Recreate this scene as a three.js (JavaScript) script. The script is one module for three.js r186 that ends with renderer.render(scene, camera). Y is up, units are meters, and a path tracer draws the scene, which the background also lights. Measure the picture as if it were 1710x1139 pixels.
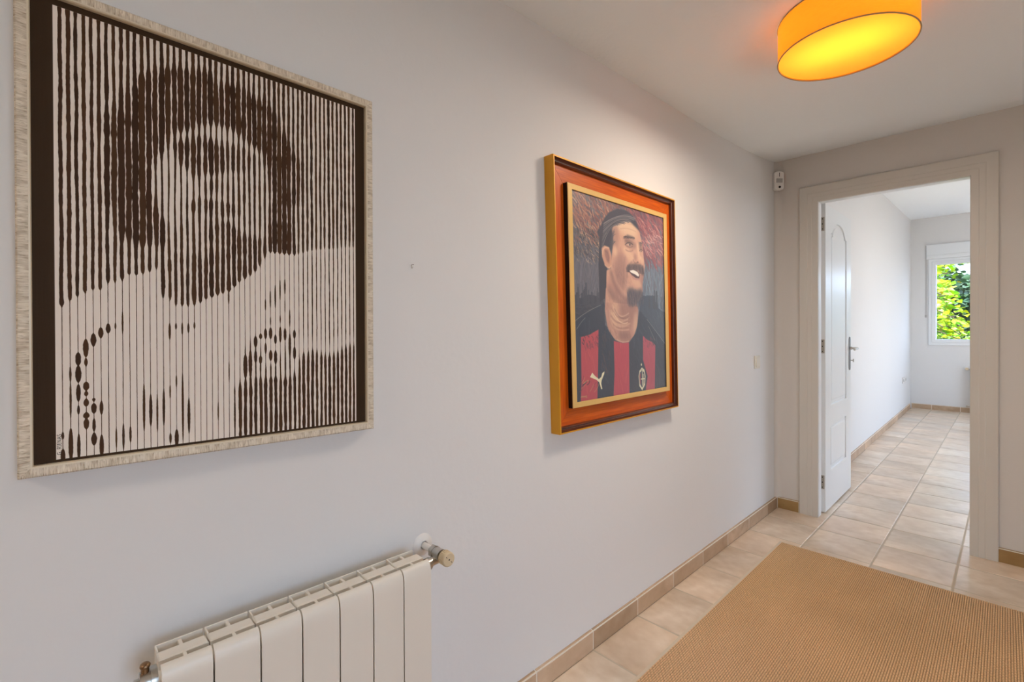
import * as THREE from 'three';
import { mergeGeometries } from 'three/addons/utils/BufferGeometryUtils.js';
import { RoundedBoxGeometry } from 'three/addons/geometries/RoundedBoxGeometry.js';
import { ImprovedNoise } from 'three/addons/math/ImprovedNoise.js';
import { RectAreaLightUniformsLib } from 'three/addons/lights/RectAreaLightUniformsLib.js';

// ---------------------------------------------------------------- camera, sky, sun, exposure
const W = 1710, H = 1139, F = 794.607;
const renderer = new THREE.WebGLRenderer({ antialias: true });
renderer.toneMapping = THREE.LinearToneMapping;
renderer.toneMappingExposure = 4.4;
renderer.shadowMap.enabled = true;
RectAreaLightUniformsLib.init();
const scene = new THREE.Scene();
const camera = new THREE.PerspectiveCamera(2 * Math.atan(H / 2 / F) * 180 / Math.PI, W / H, 0.05, 200);
camera.position.set(1.0757, 1.2159, 3.3684);
camera.rotation.order = 'YXZ';
camera.rotation.set(-0.00531, 0.8192, -0.00344);
camera.setViewOffset(W, H, 18.18, 15.82, W, H);

const SKY_HORIZON = [0.82, 1.0, 1.22], SKY_ZENITH = [0.39, 0.65, 1.12];
{
  const w = 64, h = 64, d = new Float32Array(w * h * 4);
  for (let j = 0; j < h; j++) {
    const up = Math.max(0, Math.sin(((j + 0.5) / h - 0.5) * Math.PI)), k = Math.pow(up, 0.6);
    for (let i = 0; i < w; i++) for (let c = 0; c < 4; c++) d[(j * w + i) * 4 + c] = c === 3 ? 1 : SKY_HORIZON[c] + (SKY_ZENITH[c] - SKY_HORIZON[c]) * k;
  }
  const sky = new THREE.DataTexture(d, w, h, THREE.RGBAFormat, THREE.FloatType);
  sky.mapping = THREE.EquirectangularReflectionMapping; sky.magFilter = THREE.LinearFilter; sky.needsUpdate = true;
  scene.background = sky;
}
const sun = new THREE.DirectionalLight(new THREE.Color().setRGB(0.91, 1, 1.09), 4.6);
sun.position.set(11, 13, 2); sun.target.position.set(0, 0, -4); sun.castShadow = true; sun.shadow.radius = 1.5;
Object.assign(sun.shadow.camera, { left: -20, right: 20, top: 20, bottom: -20, near: 0.1, far: 60 });
scene.add(sun, sun.target);

// lamps: strengths of the bulbs, used in the lamp's builder
const BULB = 0.0145, PANEL = 13.5;

// ---------------------------------------------------------------- helpers
let seed = 7;
const rnd = () => { seed |= 0; seed = seed + 0x6D2B79F5 | 0; let t = Math.imul(seed ^ seed >>> 15, 1 | seed); t = t + Math.imul(t ^ t >>> 7, 61 | t) ^ t; return ((t ^ t >>> 14) >>> 0) / 4294967296; };
const rr = (a, b) => a + (b - a) * rnd();
const noise = new ImprovedNoise(), N = (x, y, z = 0) => noise.noise(x, y, z);
const fbm = (x, y, o = 4, z = 0) => { let s = 0, a = 0.5; for (let i = 0; i < o; i++) { s += a * N(x, y, z + i * 7.3); x *= 2.03; y *= 2.03; a *= 0.5; } return s; };
const clamp = THREE.MathUtils.clamp, lerp = THREE.MathUtils.lerp, sm = THREE.MathUtils.smoothstep;
const V = (x, y, z) => new THREE.Vector3(x, y, z);
const used = new Map();
function numbered(n) { const k = used.get(n) ?? 0; used.set(n, k + 1); return k ? n + '_' + String(k).padStart(3, '0') : n; }
function tag(o, label, category, group, kind) {
  o.userData.label = label; o.userData.category = category;
  if (group) o.userData.group = group;
  if (kind) o.userData.kind = kind;
  return o;
}
function part(name, geo, mat, parent) {
  const g = Array.isArray(geo) ? (geo.length > 1 ? mergeGeometries(geo.map((q) => (q.index ? q.toNonIndexed() : q))) : geo[0]) : geo;
  const m = new THREE.Mesh(g, mat); m.name = parent ? name : numbered(name);
  if (parent) { const n = parent.userData.count ??= {}; const k = n[name] ?? 0; n[name] = k + 1; if (k) m.name = name + '_' + String(k).padStart(3, '0'); }
  m.castShadow = m.receiveShadow = true; (parent ?? scene).add(m); return m;
}
function thing(name, label, category, pos = [0, 0, 0], group, kind) {
  const o = new THREE.Group(); o.name = numbered(name); o.position.set(...pos); scene.add(o);
  return tag(o, label, category, group, kind);
}
function uvBox(g) {                                  // uv in metres by the way each face points
  const q = g.index ? g.toNonIndexed() : g; q.computeVertexNormals();
  const p = q.attributes.position, n = q.attributes.normal, uv = new Float32Array(p.count * 2);
  for (let i = 0; i < p.count; i++) {
    const ax = Math.abs(n.getX(i)), ay = Math.abs(n.getY(i)), az = Math.abs(n.getZ(i));
    const [u, v] = ax >= ay && ax >= az ? [p.getZ(i), p.getY(i)] : ay >= az ? [p.getX(i), p.getZ(i)] : [p.getX(i), p.getY(i)];
    uv[i * 2] = u; uv[i * 2 + 1] = v;
  }
  q.setAttribute('uv', new THREE.BufferAttribute(uv, 2)); return q;
}
const box = (x0, x1, y0, y1, z0, z1) => uvBox(new THREE.BoxGeometry(x1 - x0, y1 - y0, z1 - z0).translate((x0 + x1) / 2, (y0 + y1) / 2, (z0 + z1) / 2));
const rbox = (x0, x1, y0, y1, z0, z1, r = 0.003, seg = 2) => new RoundedBoxGeometry(x1 - x0, y1 - y0, z1 - z0, seg, r).translate((x0 + x1) / 2, (y0 + y1) / 2, (z0 + z1) / 2);
function ext(pts, depth, bevel = 0, holes = []) {    // a flat outline given depth along z, from z = 0
  const s = pts instanceof THREE.Shape ? pts : new THREE.Shape(pts.map((p) => new THREE.Vector2(...p)));
  for (const h of holes) s.holes.push(h);
  return new THREE.ExtrudeGeometry(s, { depth: depth - 2 * bevel, bevelEnabled: bevel > 0, bevelSize: bevel, bevelThickness: bevel, bevelOffset: -bevel, bevelSegments: 2, curveSegments: 16 }).translate(0, 0, bevel);
}
const basis = (g, x, y, z, at = [0, 0, 0]) => g.applyMatrix4(new THREE.Matrix4().makeBasis(V(...x), V(...y), V(...z)).setPosition(...at));
const prism = (pts, y0, y1) => uvBox(basis(ext(pts.map(([x, z]) => [x, -z]), y1 - y0), [1, 0, 0], [0, 0, -1], [0, 1, 0], [0, y0, 0]));
const cyl = (r0, r1, h, seg = 24) => new THREE.CylinderGeometry(r1, r0, h, seg);
function tube(pts, r, seg = 24, rad = 10) { return new THREE.TubeGeometry(new THREE.CatmullRomCurve3(pts.map((p) => V(...p))), seg, r, rad); }
function canvasTex(w, h, draw, srgb = true) {
  const c = document.createElement('canvas'); c.width = w; c.height = h; draw(c.getContext('2d'), w, h);
  const t = new THREE.CanvasTexture(c); if (srgb) t.colorSpace = THREE.SRGBColorSpace; t.wrapS = t.wrapT = THREE.RepeatWrapping; return t;
}
function dataTex(w, h, f, srgb, rep) {
  const d = new Uint8Array(w * h * 4);
  for (let j = 0; j < h; j++) for (let i = 0; i < w; i++) {
    const c = f(i / w, j / h), o = (j * w + i) * 4;
    if (typeof c === 'number') d[o] = d[o + 1] = d[o + 2] = clamp(c, 0, 1) * 255; else for (let k = 0; k < 3; k++) d[o + k] = clamp(c[k], 0, 255);
    d[o + 3] = 255;
  }
  const t = new THREE.DataTexture(d, w, h); t.wrapS = t.wrapT = THREE.RepeatWrapping; t.magFilter = THREE.LinearFilter; if (srgb) t.colorSpace = THREE.SRGBColorSpace;
  if (rep) t.repeat.set(rep, rep); t.needsUpdate = true; return t;
}
// noise that repeats over one unit, so that its texture tiles
const tileable = (f) => (u, v) => f(u, v) * (1 - u) * (1 - v) + f(u - 1, v) * u * (1 - v) + f(u, v - 1) * (1 - u) * v + f(u - 1, v - 1) * u * v;
const std = (o) => new THREE.MeshStandardMaterial(o), phy = (o) => new THREE.MeshPhysicalMaterial(o);

// ---------------------------------------------------------------- materials
const plasterBump = dataTex(512, 512, tileable((u, v) => 0.5 + 0.9 * fbm(u * 34, v * 34, 3) + 0.7 * fbm(u * 5, v * 5, 2, 4)), false, 1.6);
const M = {};
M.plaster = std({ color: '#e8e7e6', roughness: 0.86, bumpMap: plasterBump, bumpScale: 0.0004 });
M.dimEndPlaster = std({ color: '#dad4cd', roughness: 0.88, bumpMap: plasterBump, bumpScale: 0.0007 });  // plaster tone dimmed to stand for the weaker light on the end wall
M.ceiling = std({ color: '#f2f6f9', roughness: 0.92, bumpMap: plasterBump, bumpScale: 0.0008 });
M.tanPlaster = std({ color: '#b5a793', roughness: 0.9, bumpMap: plasterBump, bumpScale: 0.0008 });  // mid-tone given to the unseen hall walls to cut bounced light
M.outside = std({ color: '#d8d2c6', roughness: 0.95, bumpMap: plasterBump, bumpScale: 0.002 });
const woodBump = dataTex(256, 256, tileable((u, v) => 0.5 + 0.8 * fbm(u * 70, v * 3, 3)), false, 3);
M.whiteWood = phy({ color: '#d6d0c6', roughness: 0.42, bumpMap: woodBump, bumpScale: 0.00012, clearcoat: 0.25, clearcoatRoughness: 0.25 });  // casing colour toned down too, for the weaker light at the hall end
M.doorPaint = phy({ color: '#eef0f0', roughness: 0.36, clearcoat: 0.3, clearcoatRoughness: 0.2 });
M.pvc = phy({ color: '#eef1f3', roughness: 0.35 });
M.paleGrout = std({ color: '#efe6d8', roughness: 0.95 });
M.grout = std({ color: '#cbbdaa', roughness: 0.95, bumpMap: plasterBump, bumpScale: 0.001 });
const stone = (u, v) => {
  const a = fbm(u * 6 + 1.6 * N(u * 3, v * 3, 5), v * 8 + 1.2 * N(u * 4, v * 4, 2), 5, 1), b = fbm(u * 20, v * 24, 4, 9), c = N(u * 3.3, v * 3.3, 3);
  return [a, b, c];
};
const tileMap = dataTex(1024, 1024, (u, v) => {
  const t = tileable((x, y) => stone(x, y)[0])(u, v), b = tileable((x, y) => stone(x, y)[1])(u, v), c = tileable((x, y) => stone(x, y)[2])(u, v);
  const k = clamp(0.52 + 1.45 * t + 0.8 * b, 0, 1), d = 0.95 + 0.14 * c, e = sm(b, 0.2, 0.5) * 16;
  return [lerp(226, 255, k) * d - e, lerp(206, 243, k) * d - e, lerp(184, 230, k) * d - e * 1.1];
}, true);
const tileBump = dataTex(512, 512, tileable((u, v) => 0.5 + 0.8 * fbm(u * 22, v * 22, 4)), false);
const tileMats = ['#fffdf9', '#fbf3e9', '#f6f0e8', '#fff6ec', '#f3ebe0'].map((c) => phy({ color: c, map: tileMap, roughness: 0.33, bumpMap: tileBump, bumpScale: 0.0009, specularIntensity: 0.8 }));
const skirtMats = ['#dcc8b2', '#cfb9a2', '#e2cfba', '#d0bca6'].map((c) => phy({ color: c, map: tileMap, roughness: 0.45, bumpMap: tileBump, bumpScale: 0.0009 }));
const skirtOchre = phy({ color: '#b79c6c', map: tileMap, roughness: 0.45, bumpMap: tileBump, bumpScale: 0.0009 });
M.chrome = std({ color: '#c4c0b8', metalness: 1, roughness: 0.28 });
M.steel = std({ color: '#8e8f90', metalness: 1, roughness: 0.38 });
M.hinge = std({ color: '#aaa297', metalness: 0.4, roughness: 0.5 });
M.brass = std({ color: '#8f7458', metalness: 1, roughness: 0.4 });
M.enamel = phy({ color: '#ece5d9', roughness: 0.38, clearcoat: 0.2 });
M.whitePlastic = phy({ color: '#efece8', roughness: 0.4 });
M.greyPlastic = phy({ color: '#b4b0ad', roughness: 0.5 });
M.creamPlastic = phy({ color: '#dcc9a6', roughness: 0.5 });
M.black = std({ color: '#0b0a09', roughness: 0.55 });
M.dark = std({ color: '#171311', roughness: 0.7 });

// ---------------------------------------------------------------- the room shell
const XW = -0.012, ZE = -0.205, ZF = -0.305, ZB = -6.106, XR = 3.4, ZR = 6.4;   // left wall, end wall (two faces), far wall, right wall, rear wall
const ceilY = [[6.6, 2.235], [2.36, 2.237], [1.92, 2.246], [1.29, 2.257], [0.72, 2.267], [0.3, 2.288], [-0.05, 2.316], [-0.24, 2.345]];
const hallCeiling = (z) => { for (let i = 1; i < ceilY.length; i++) if (z >= ceilY[i][0]) { const a = ceilY[i - 1], b = ceilY[i]; return lerp(b[1], a[1], (z - b[0]) / (a[0] - b[0])); } return ceilY.at(-1)[1]; };
const skirtX = (z) => 0.0525 + (z + 6.09) * 0.01036;                              // the far room's left wall stands slightly askew
const farCeil = (z) => 2.847 - 0.0358 * (z + 6.1);

tag(part('wall_left', box(-0.3, XW, -0.05, 2.7, ZF, ZR + 0.25), M.plaster), 'long white plaster wall carrying the two framed pictures', 'wall', null, 'structure');
const DO = { x0: 0.237, x1: 0.929, top: 2.022 };                                 // the door opening
{
  const w = tag(part('wall_back', [box(-0.3, DO.x0 - 0.015, -0.05, 3.2, ZF, ZE), box(DO.x1 + 0.015, 4.4, -0.05, 3.2, ZF, ZE), box(DO.x0 - 0.015, DO.x1 + 0.015, DO.top + 0.015, 3.2, ZF, ZE)], M.dimEndPlaster),
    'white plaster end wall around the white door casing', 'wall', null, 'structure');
  const q = (r) => { const s = new THREE.Shape(); s.moveTo(0, 0); s.lineTo(r, 0); s.absarc(r, r, r, -Math.PI / 2, -Math.PI, true); s.lineTo(0, 0); return s; };
  part('cove', uvBox(basis(ext(q(0.04), 2.3), [1, 0, 0], [0, 0, 1], [0, -1, 0], [XW, 2.36, ZE])), M.dimEndPlaster, w);
}
const OP = { z0: 2.2, z1: 3.9, top: 2.15 };                                     // unseen opening, added and sized to daylight the picture wall
tag(part('wall_right', [box(XR, XR + 0.25, -0.05, 2.7, ZE, OP.z0), box(XR, XR + 0.25, -0.05, 2.7, OP.z1, ZR + 0.25), box(XR, XR + 0.25, OP.top, 2.7, OP.z0, OP.z1)], M.tanPlaster),
  'unseen hall wall facing the pictures, toned tan to cut bounced light', 'wall', null, 'structure');
tag(part('wall_front', box(-0.3, XR + 0.25, -0.05, 2.7, ZR, ZR + 0.25), M.tanPlaster), 'unseen wall closing the hall behind the camera, toned tan to cut bounced light', 'wall', null, 'structure');
tag(part('ceiling', uvBox(basis(ext([...ceilY.map(([z, y]) => [-z, y]), [0.24, 2.75], [-6.6, 2.75]].reverse(), 3.95), [0, 0, -1], [0, 1, 0], [1, 0, 0], [-0.28, 0, 0])), M.ceiling),
  'white plaster ceiling of the hall, dipping slightly', 'ceiling', null, 'structure');
tag(part('wall_far_left', prism([[-0.3, ZF], [skirtX(ZF) - 0.012, ZF], [skirtX(ZB) - 0.012, ZB], [-0.3, ZB]], -0.05, 3.2), M.plaster), 'bright white plaster wall of the far room beside the open door', 'wall', null, 'structure');
const W1 = { x0: 0.246, x1: 2.6, y0: 0.957, y1: 2.223, box: 2.44 };              // the far window
tag(part('wall_far_back', [box(-0.3, W1.x0, -0.05, 3.2, ZB - 0.28, ZB), box(W1.x1, 4.4, -0.05, 3.2, ZB - 0.28, ZB), box(W1.x0, W1.x1, -0.05, W1.y0, ZB - 0.28, ZB), box(W1.x0, W1.x1, W1.y1, 3.2, ZB - 0.28, ZB)], M.plaster),
  'white plaster wall of the far room around the window', 'wall', null, 'structure');
const OF = { z0: -4.3, z1: -2.05, top: 2.45 }, XF = 3.5;                                     // unseen opening added to daylight the far room
tag(part('wall_far_right', [box(XF, XF + 0.3, -0.05, 3.2, ZB, OF.z0), box(XF, XF + 0.3, -0.05, 3.2, OF.z1, ZF), box(XF, XF + 0.3, OF.top, 3.2, OF.z0, OF.z1)], M.plaster), 'white plaster wall of the far room around its added daylight opening', 'wall', null, 'structure');
tag(part('ceiling', uvBox(basis(ext([[0.3, farCeil(-0.3)], [6.15, farCeil(-6.15)], [6.15, 3.3], [0.3, 3.3]], 4.4), [0, 0, -1], [0, 1, 0], [1, 0, 0], [-0.2, 0, 0])), M.ceiling),
  'white plaster ceiling of the far room', 'ceiling', null, 'structure');
tag(part('added_eave', box(XR - 0.05, XR + 1.5, 2.36, 2.5, 0.6, 6), M.outside), 'unseen eave added to block sun from the hall opening', 'eave', null, 'structure');  // added overhang, keeps direct sun out of the hall
tag(part('ground', box(-30, 40, -0.5, -0.2, -40, 30), std({ color: '#d6d6d2', roughness: 0.95, map: dataTex(256, 256, tileable((u, v) => { const k = fbm(u * 30, v * 30, 4); return [215 + 60 * k, 212 + 60 * k, 200 + 60 * k]; }), true, 0.4) })),
  'pale gravel ground outside the house', 'ground', null, 'structure');

// ---------------------------------------------------------------- floor tiles, skirting
const T = 0.315, COL = [0, 0.2826, 0.5888, 0.895, 1.2012, 1.5074, 1.8136], G = 0.0038;
function slab(w, d, h, uo, vo, bev = 0.003) {        // a bevelled tile lying flat, centred, its top at y = 0
  const a = w / 2, b = d / 2, j = () => rr(-0.0006, 0.0006), P = [], U = [];
  const top = [[-a + bev + j(), 0, -b + bev + j()], [a - bev + j(), 0, -b + bev + j()], [a - bev + j(), 0, b - bev + j()], [-a + bev + j(), 0, b - bev + j()]];
  const mid = [[-a, -bev * 0.6, -b], [a, -bev * 0.6, -b], [a, -bev * 0.6, b], [-a, -bev * 0.6, b]], low = mid.map(([x, , z]) => [x, -h, z]);
  const quad = (p, q, r, s) => { for (const v of [p, s, r, p, r, q]) { P.push(...v); U.push(uo + v[0], vo + v[2] + v[1]); } };
  quad(...top);
  for (let i = 0; i < 4; i++) { const k = (i + 1) % 4; quad(top[i], mid[i], mid[k], top[k]); quad(mid[i], low[i], low[k], mid[k]); }
  const g = new THREE.BufferGeometry();
  g.setAttribute('position', new THREE.Float32BufferAttribute(P, 3)); g.setAttribute('uv', new THREE.Float32BufferAttribute(U, 2)); g.computeVertexNormals(); return g;
}
const slabs = new Map();
function tileGeo(w, d) {
  const k = w.toFixed(3) + d.toFixed(3);
  if (!slabs.has(k)) slabs.set(k, Array.from({ length: 6 }, () => slab(w, d, 0.008, rnd(), rnd())));
  const l = slabs.get(k); return l[Math.floor(rnd() * l.length)];
}
const floor = thing('floor', 'beige clay tile floor running from the hall into the far room', 'floor', [0, 0, 0], null, 'structure');
part('grout', box(-0.3, 4.4, -0.3, -0.0018, ZB - 0.28, ZR + 0.25), M.grout, floor);
const rest = [];
for (let k = -20; k < 21; k++) {
  const z0 = k * T, z1 = z0 + T, far = z1 <= -0.1;
  for (let c = 0; c < (far ? 13 : 12); c++) {
    let x0 = c < 7 ? COL[c] : 1.8136 + (c - 6) * 0.3062, x1 = c < 6 ? COL[c + 1] : x0 + 0.3062;
    if (c === 0) x0 = far ? Math.round((skirtX(z0 + T / 2) - 0.004) * 100) / 100 : -0.004;
    const a = k === -20 ? ZB : z0, w = x1 - x0 - 2 * G, d = z1 - a - 2 * G, g = tileGeo(w, d), at = [(x0 + x1) / 2, rr(-0.0004, 0.0003), (a + z1) / 2];
    if ((c < 4 && k < 8) || (c < 3 && k < -8)) {
      const m = part('tile', g, tileMats[Math.floor(rnd() * tileMats.length)], floor); m.position.set(...at); m.rotation.set(rr(-0.0012, 0.0012), 0, rr(-0.0012, 0.0012));
    } else rest.push(g.clone().translate(...at));
  }
}
part('tile_field', rest, tileMats[1], floor).userData.kind = 'stuff';

function skirting(name, label, pieces, mats) {       // pieces: [x0, z0, x1, z1] of the face line, the wall to its left when walking from 0 to 1
  const g = thing(name, label, 'skirting', [0, 0, 0], null, 'structure'), back = [];
  for (const [x0, z0, x1, z1] of pieces) {
    const L = Math.hypot(x1 - x0, z1 - z0), tile = ext([[-0.0005, 0], [0.0115, 0], [0.0115, 0.0665], [0.0065, 0.0735], [-0.0005, 0.0735]], L - 0.006), turn = Math.atan2(-(x1 - x0), -(z1 - z0));
    const u0 = rnd(), v0 = rnd(), q = uvBox(tile), uv = q.attributes.uv;
    for (let i = 0; i < uv.count; i++) uv.setXY(i, uv.getX(i) + u0, uv.getY(i) + v0);
    q.translate(-0.012, 0, 0.003).rotateY(Math.PI).applyMatrix4(new THREE.Matrix4().makeScale(-1, 1, 1));
    const ix = q.attributes.position; for (let i = 0; i < ix.count; i += 3) { const a = [ix.getX(i), ix.getY(i), ix.getZ(i)]; ix.setXYZ(i, ix.getX(i + 2), ix.getY(i + 2), ix.getZ(i + 2)); ix.setXYZ(i + 2, ...a); const b = [uv.getX(i), uv.getY(i)]; uv.setXY(i, uv.getX(i + 2), uv.getY(i + 2)); uv.setXY(i + 2, ...b); }
    q.computeVertexNormals();
    const m = part('tile', q, mats[Math.floor(rnd() * mats.length)], g); m.position.set(x0, 0, z0); m.rotation.y = turn;
    back.push(new THREE.BoxGeometry(0.0105, 0.0715, L).translate(-0.0065, 0.03575, -L / 2).rotateY(turn).translate(x0, 0, z0));
  }
  part('grout', back, M.paleGrout, g); return g;
}
const run = (k0, k1) => Array.from({ length: k1 - k0 }, (_, i) => k1 - i);
skirting('baseboard_left', 'taupe tile skirting along the foot of the picture wall', run(0, 20).map((k) => [0, k * T, 0, (k - 1) * T]).concat([[0, 0, 0, -0.193]]), skirtMats);
skirting('baseboard_back', 'ochre tile skirting either side of the door casing', [[0, -0.193, 0.128, -0.193], [1.029, -0.193, 1.3, -0.193], [1.3, -0.193, 1.615, -0.193], [1.615, -0.193, 1.93, -0.193], [1.93, -0.193, 2.245, -0.193], [2.245, -0.193, XR, -0.193]], [skirtOchre]);
skirting('baseboard_far_left', 'taupe tile skirting along the far room wall beside the open door', run(-19, -1).map((k) => [skirtX(k * T), k * T, skirtX((k - 1) * T), (k - 1) * T]), skirtMats);
skirting('baseboard_far_back', 'taupe tile skirting under the far window', [0.0525, 0.2826, 0.5888, 0.895, 1.2012, 1.5074].slice(0, -1).map((x, i, a) => [x, ZB + 0.012, [0.2826, 0.5888, 0.895, 1.2012, 1.5074][i], ZB + 0.012]), skirtMats);

// ---------------------------------------------------------------- door casing, jamb, door
// four or three mitred lengths round a rectangle; profile = [inset, height] pairs; to() turns (s, t, height) into a place
function mitred(s0, s1, t0, t1, profile, to, { sides = [0, 1, 2, 3], kt = 1, gap = 0, cut = [0, 0] } = {}) {
  return sides.map((side) => {
    const at = (c, i) => [[s0 + i, t0 + i * kt], [s1 - i, t0 + i * kt], [s1 - i, t1 - i * kt], [s0 + i, t1 - i * kt]][c], a = side, b = (side + 1) % 4, P = [], U = [];
    const ends = profile.map(([i, h]) => {
      const p = at(a, i), q = at(b, i), L = Math.hypot(q[0] - p[0], q[1] - p[1]), d = [(q[0] - p[0]) / L * gap, (q[1] - p[1]) / L * gap];
      return [[p[0] + d[0], p[1] + d[1], h], [q[0] - d[0], q[1] - d[1], h], i];
    });
    let run_ = 0; const n = ends.length, L = (p) => (side % 2 ? p[1] : p[0]);
    for (let k = 0; k < n; k++) {
      const [a0, b0] = ends[k], [a1, b1] = ends[(k + 1) % n], w = Math.hypot(profile[(k + 1) % n][0] - profile[k][0], profile[(k + 1) % n][1] - profile[k][1]);
      for (const [p, v] of [[a0, run_], [b0, run_], [b1, run_ + w], [a0, run_], [b1, run_ + w], [a1, run_ + w]]) { P.push(...to(...p)); U.push(L(p), v); }
      run_ += w;
    }
    for (let k = 1; k < n - 1; k++) for (const e of [0, 1]) for (const m of e ? [0, k, k + 1] : [0, k + 1, k]) { P.push(...to(...ends[m][e])); U.push(ends[m][e][0], ends[m][e][1]); }
    const g = new THREE.BufferGeometry();
    g.setAttribute('position', new THREE.Float32BufferAttribute(P, 3)); g.setAttribute('uv', new THREE.Float32BufferAttribute(U, 2)); g.computeVertexNormals(); return g;
  });
}
{
  const frame = thing('trim_1', 'white fluted wooden door casing and jamb in the end wall', 'door casing', [0, 0, 0], null, 'structure');
  const cas = [[0, -0.002], [0, 0.014], [0.004, 0.0175], [0.045, 0.0182], [0.048, 0.0172], [0.051, 0.0184], [0.07, 0.0188], [0.073, 0.0178], [0.076, 0.019], [0.104, 0.0196], [0.107, 0.017], [0.107, -0.002]];
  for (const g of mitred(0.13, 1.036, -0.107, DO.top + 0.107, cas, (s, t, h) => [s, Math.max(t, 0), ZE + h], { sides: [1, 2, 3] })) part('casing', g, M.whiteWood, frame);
  const j = [[0, 0], [0.0, 0.0], [-0.015, 0], [-0.015, 0.1], [0.0, 0.1]];
  const prof = (d) => [[-0.015, ZE + 0.002], [0, ZE + 0.002], [0, ZE - 0.058], [-0.0135, ZE - 0.058], [-0.0135, ZF], [-0.015, ZF]].map(([i, z]) => [i, z]);
  for (const g of mitred(DO.x0, DO.x1, -0.02, DO.top, prof(), (s, t, h) => [s, Math.max(t, 0), h], { sides: [1, 2, 3] })) part('jamb', g, M.doorPaint, frame);
}
{
  const door = thing('door_1', 'white panelled wooden door standing open into the far room', 'door', [0.2525, 0.008, -0.3], null, 'structure');
  // in the door's own frame: x = towards its far edge, y up, z out of its face; turned so that it stands open at a right angle
  const leafW = 0.726, leafH = 2.022, th = 0.035, stand = (g) => basis(g, [0, 0, -1], [0, 1, 0], [1, 0, 0], [-th, 0, 0]);
  const arch = (x0, x1, y0, ys, ya, inset) => { const s = new THREE.Shape(), m = (x0 + x1) / 2; s.moveTo(x0 + inset, y0 + inset); s.lineTo(x1 - inset, y0 + inset); s.lineTo(x1 - inset, ys - inset * 0.8);
    s.lineTo(x1 - inset - 0.03, ys - inset * 0.8); s.quadraticCurveTo(x1 - 0.08, ya - inset, m, ya - inset); s.quadraticCurveTo(x0 + 0.08, ya - inset, x0 + inset + 0.03, ys - inset * 0.8); s.lineTo(x0 + inset, ys - inset * 0.8); s.lineTo(x0 + inset, y0 + inset); return s; };
  const rect = (x0, x1, y0, y1, i) => new THREE.Shape([[x0 + i, y0 + i], [x1 - i, y0 + i], [x1 - i, y1 - i], [x0 + i, y1 - i]].map((p) => new THREE.Vector2(...p)));
  const up = [0.145, 0.583, 0.69, 1.845, 1.93], lo = [0.13, 0.575, 0.255, 0.56];
  const leaf = new THREE.Shape([[0, 0], [leafW, 0], [leafW, leafH], [0, leafH]].map((p) => new THREE.Vector2(...p)));
  part('leaf', stand(ext(leaf, th, 0.0025, [arch(...up, 0), rect(...lo, 0)])), M.doorPaint, door);
  part('panel', [stand(ext(arch(...up, -0.002), th - 0.018, 0).translate(0, 0, 0.009)), stand(ext(arch(...up, 0.024), th - 0.004, 0.008).translate(0, 0, 0.002))], M.doorPaint, door);
  part('panel', [stand(ext(rect(...lo, -0.002), th - 0.018, 0).translate(0, 0, 0.009)), stand(ext(rect(...lo, 0.024), th - 0.004, 0.008).translate(0, 0, 0.002))], M.doorPaint, door);
  for (const y of [1.888, 1.087, 0.196]) {
    const h = part('hinge', [rbox(-0.029, -0.006, y - 0.045, y + 0.045, -0.001, 0.0025, 0.001), cyl(0.0065, 0.0065, 0.05, 14).translate(-0.034, y, 0.004)], M.hinge, door);
    part('screw', [-0.033, 0, 0.033].map((d) => cyl(0.0035, 0.0035, 0.002, 10).rotateX(Math.PI / 2).translate(-0.017, y + d, 0.003)), M.dark, h);
  }
  const hd = part('handle', [stand(ext(new THREE.Shape([...Array(24)].map((_, i) => { const a = i / 24 * 2 * Math.PI; return new THREE.Vector2(0.675 + 0.019 * Math.cos(a), 1.016 + (Math.sin(a) > 0 ? 0.1 : -0.1) + 0.024 * Math.sin(a)); })), 0.006, 0.0015).translate(0, 0, th - 0.0005))], M.steel, door);
  part('lever', [tube([[0.004, 1.055, -0.675], [0.03, 1.055, -0.675], [0.047, 1.055, -0.672], [0.053, 1.055, -0.66], [0.054, 1.053, -0.62], [0.052, 1.05, -0.568]], 0.0078, 30, 12), cyl(0.012, 0.011, 0.012, 20).rotateZ(Math.PI / 2).translate(0.008, 1.055, -0.675), new THREE.SphereGeometry(0.0085, 12, 8).translate(0.052, 1.05, -0.566)], M.chrome, hd);
  part('key', [cyl(0.0035, 0.0035, 0.025, 10).rotateZ(Math.PI / 2).translate(0.012, 0.965, -0.675), rbox(0.022, 0.028, 0.953, 0.977, -0.682, -0.668, 0.002)], M.chrome, hd);
}

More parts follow.
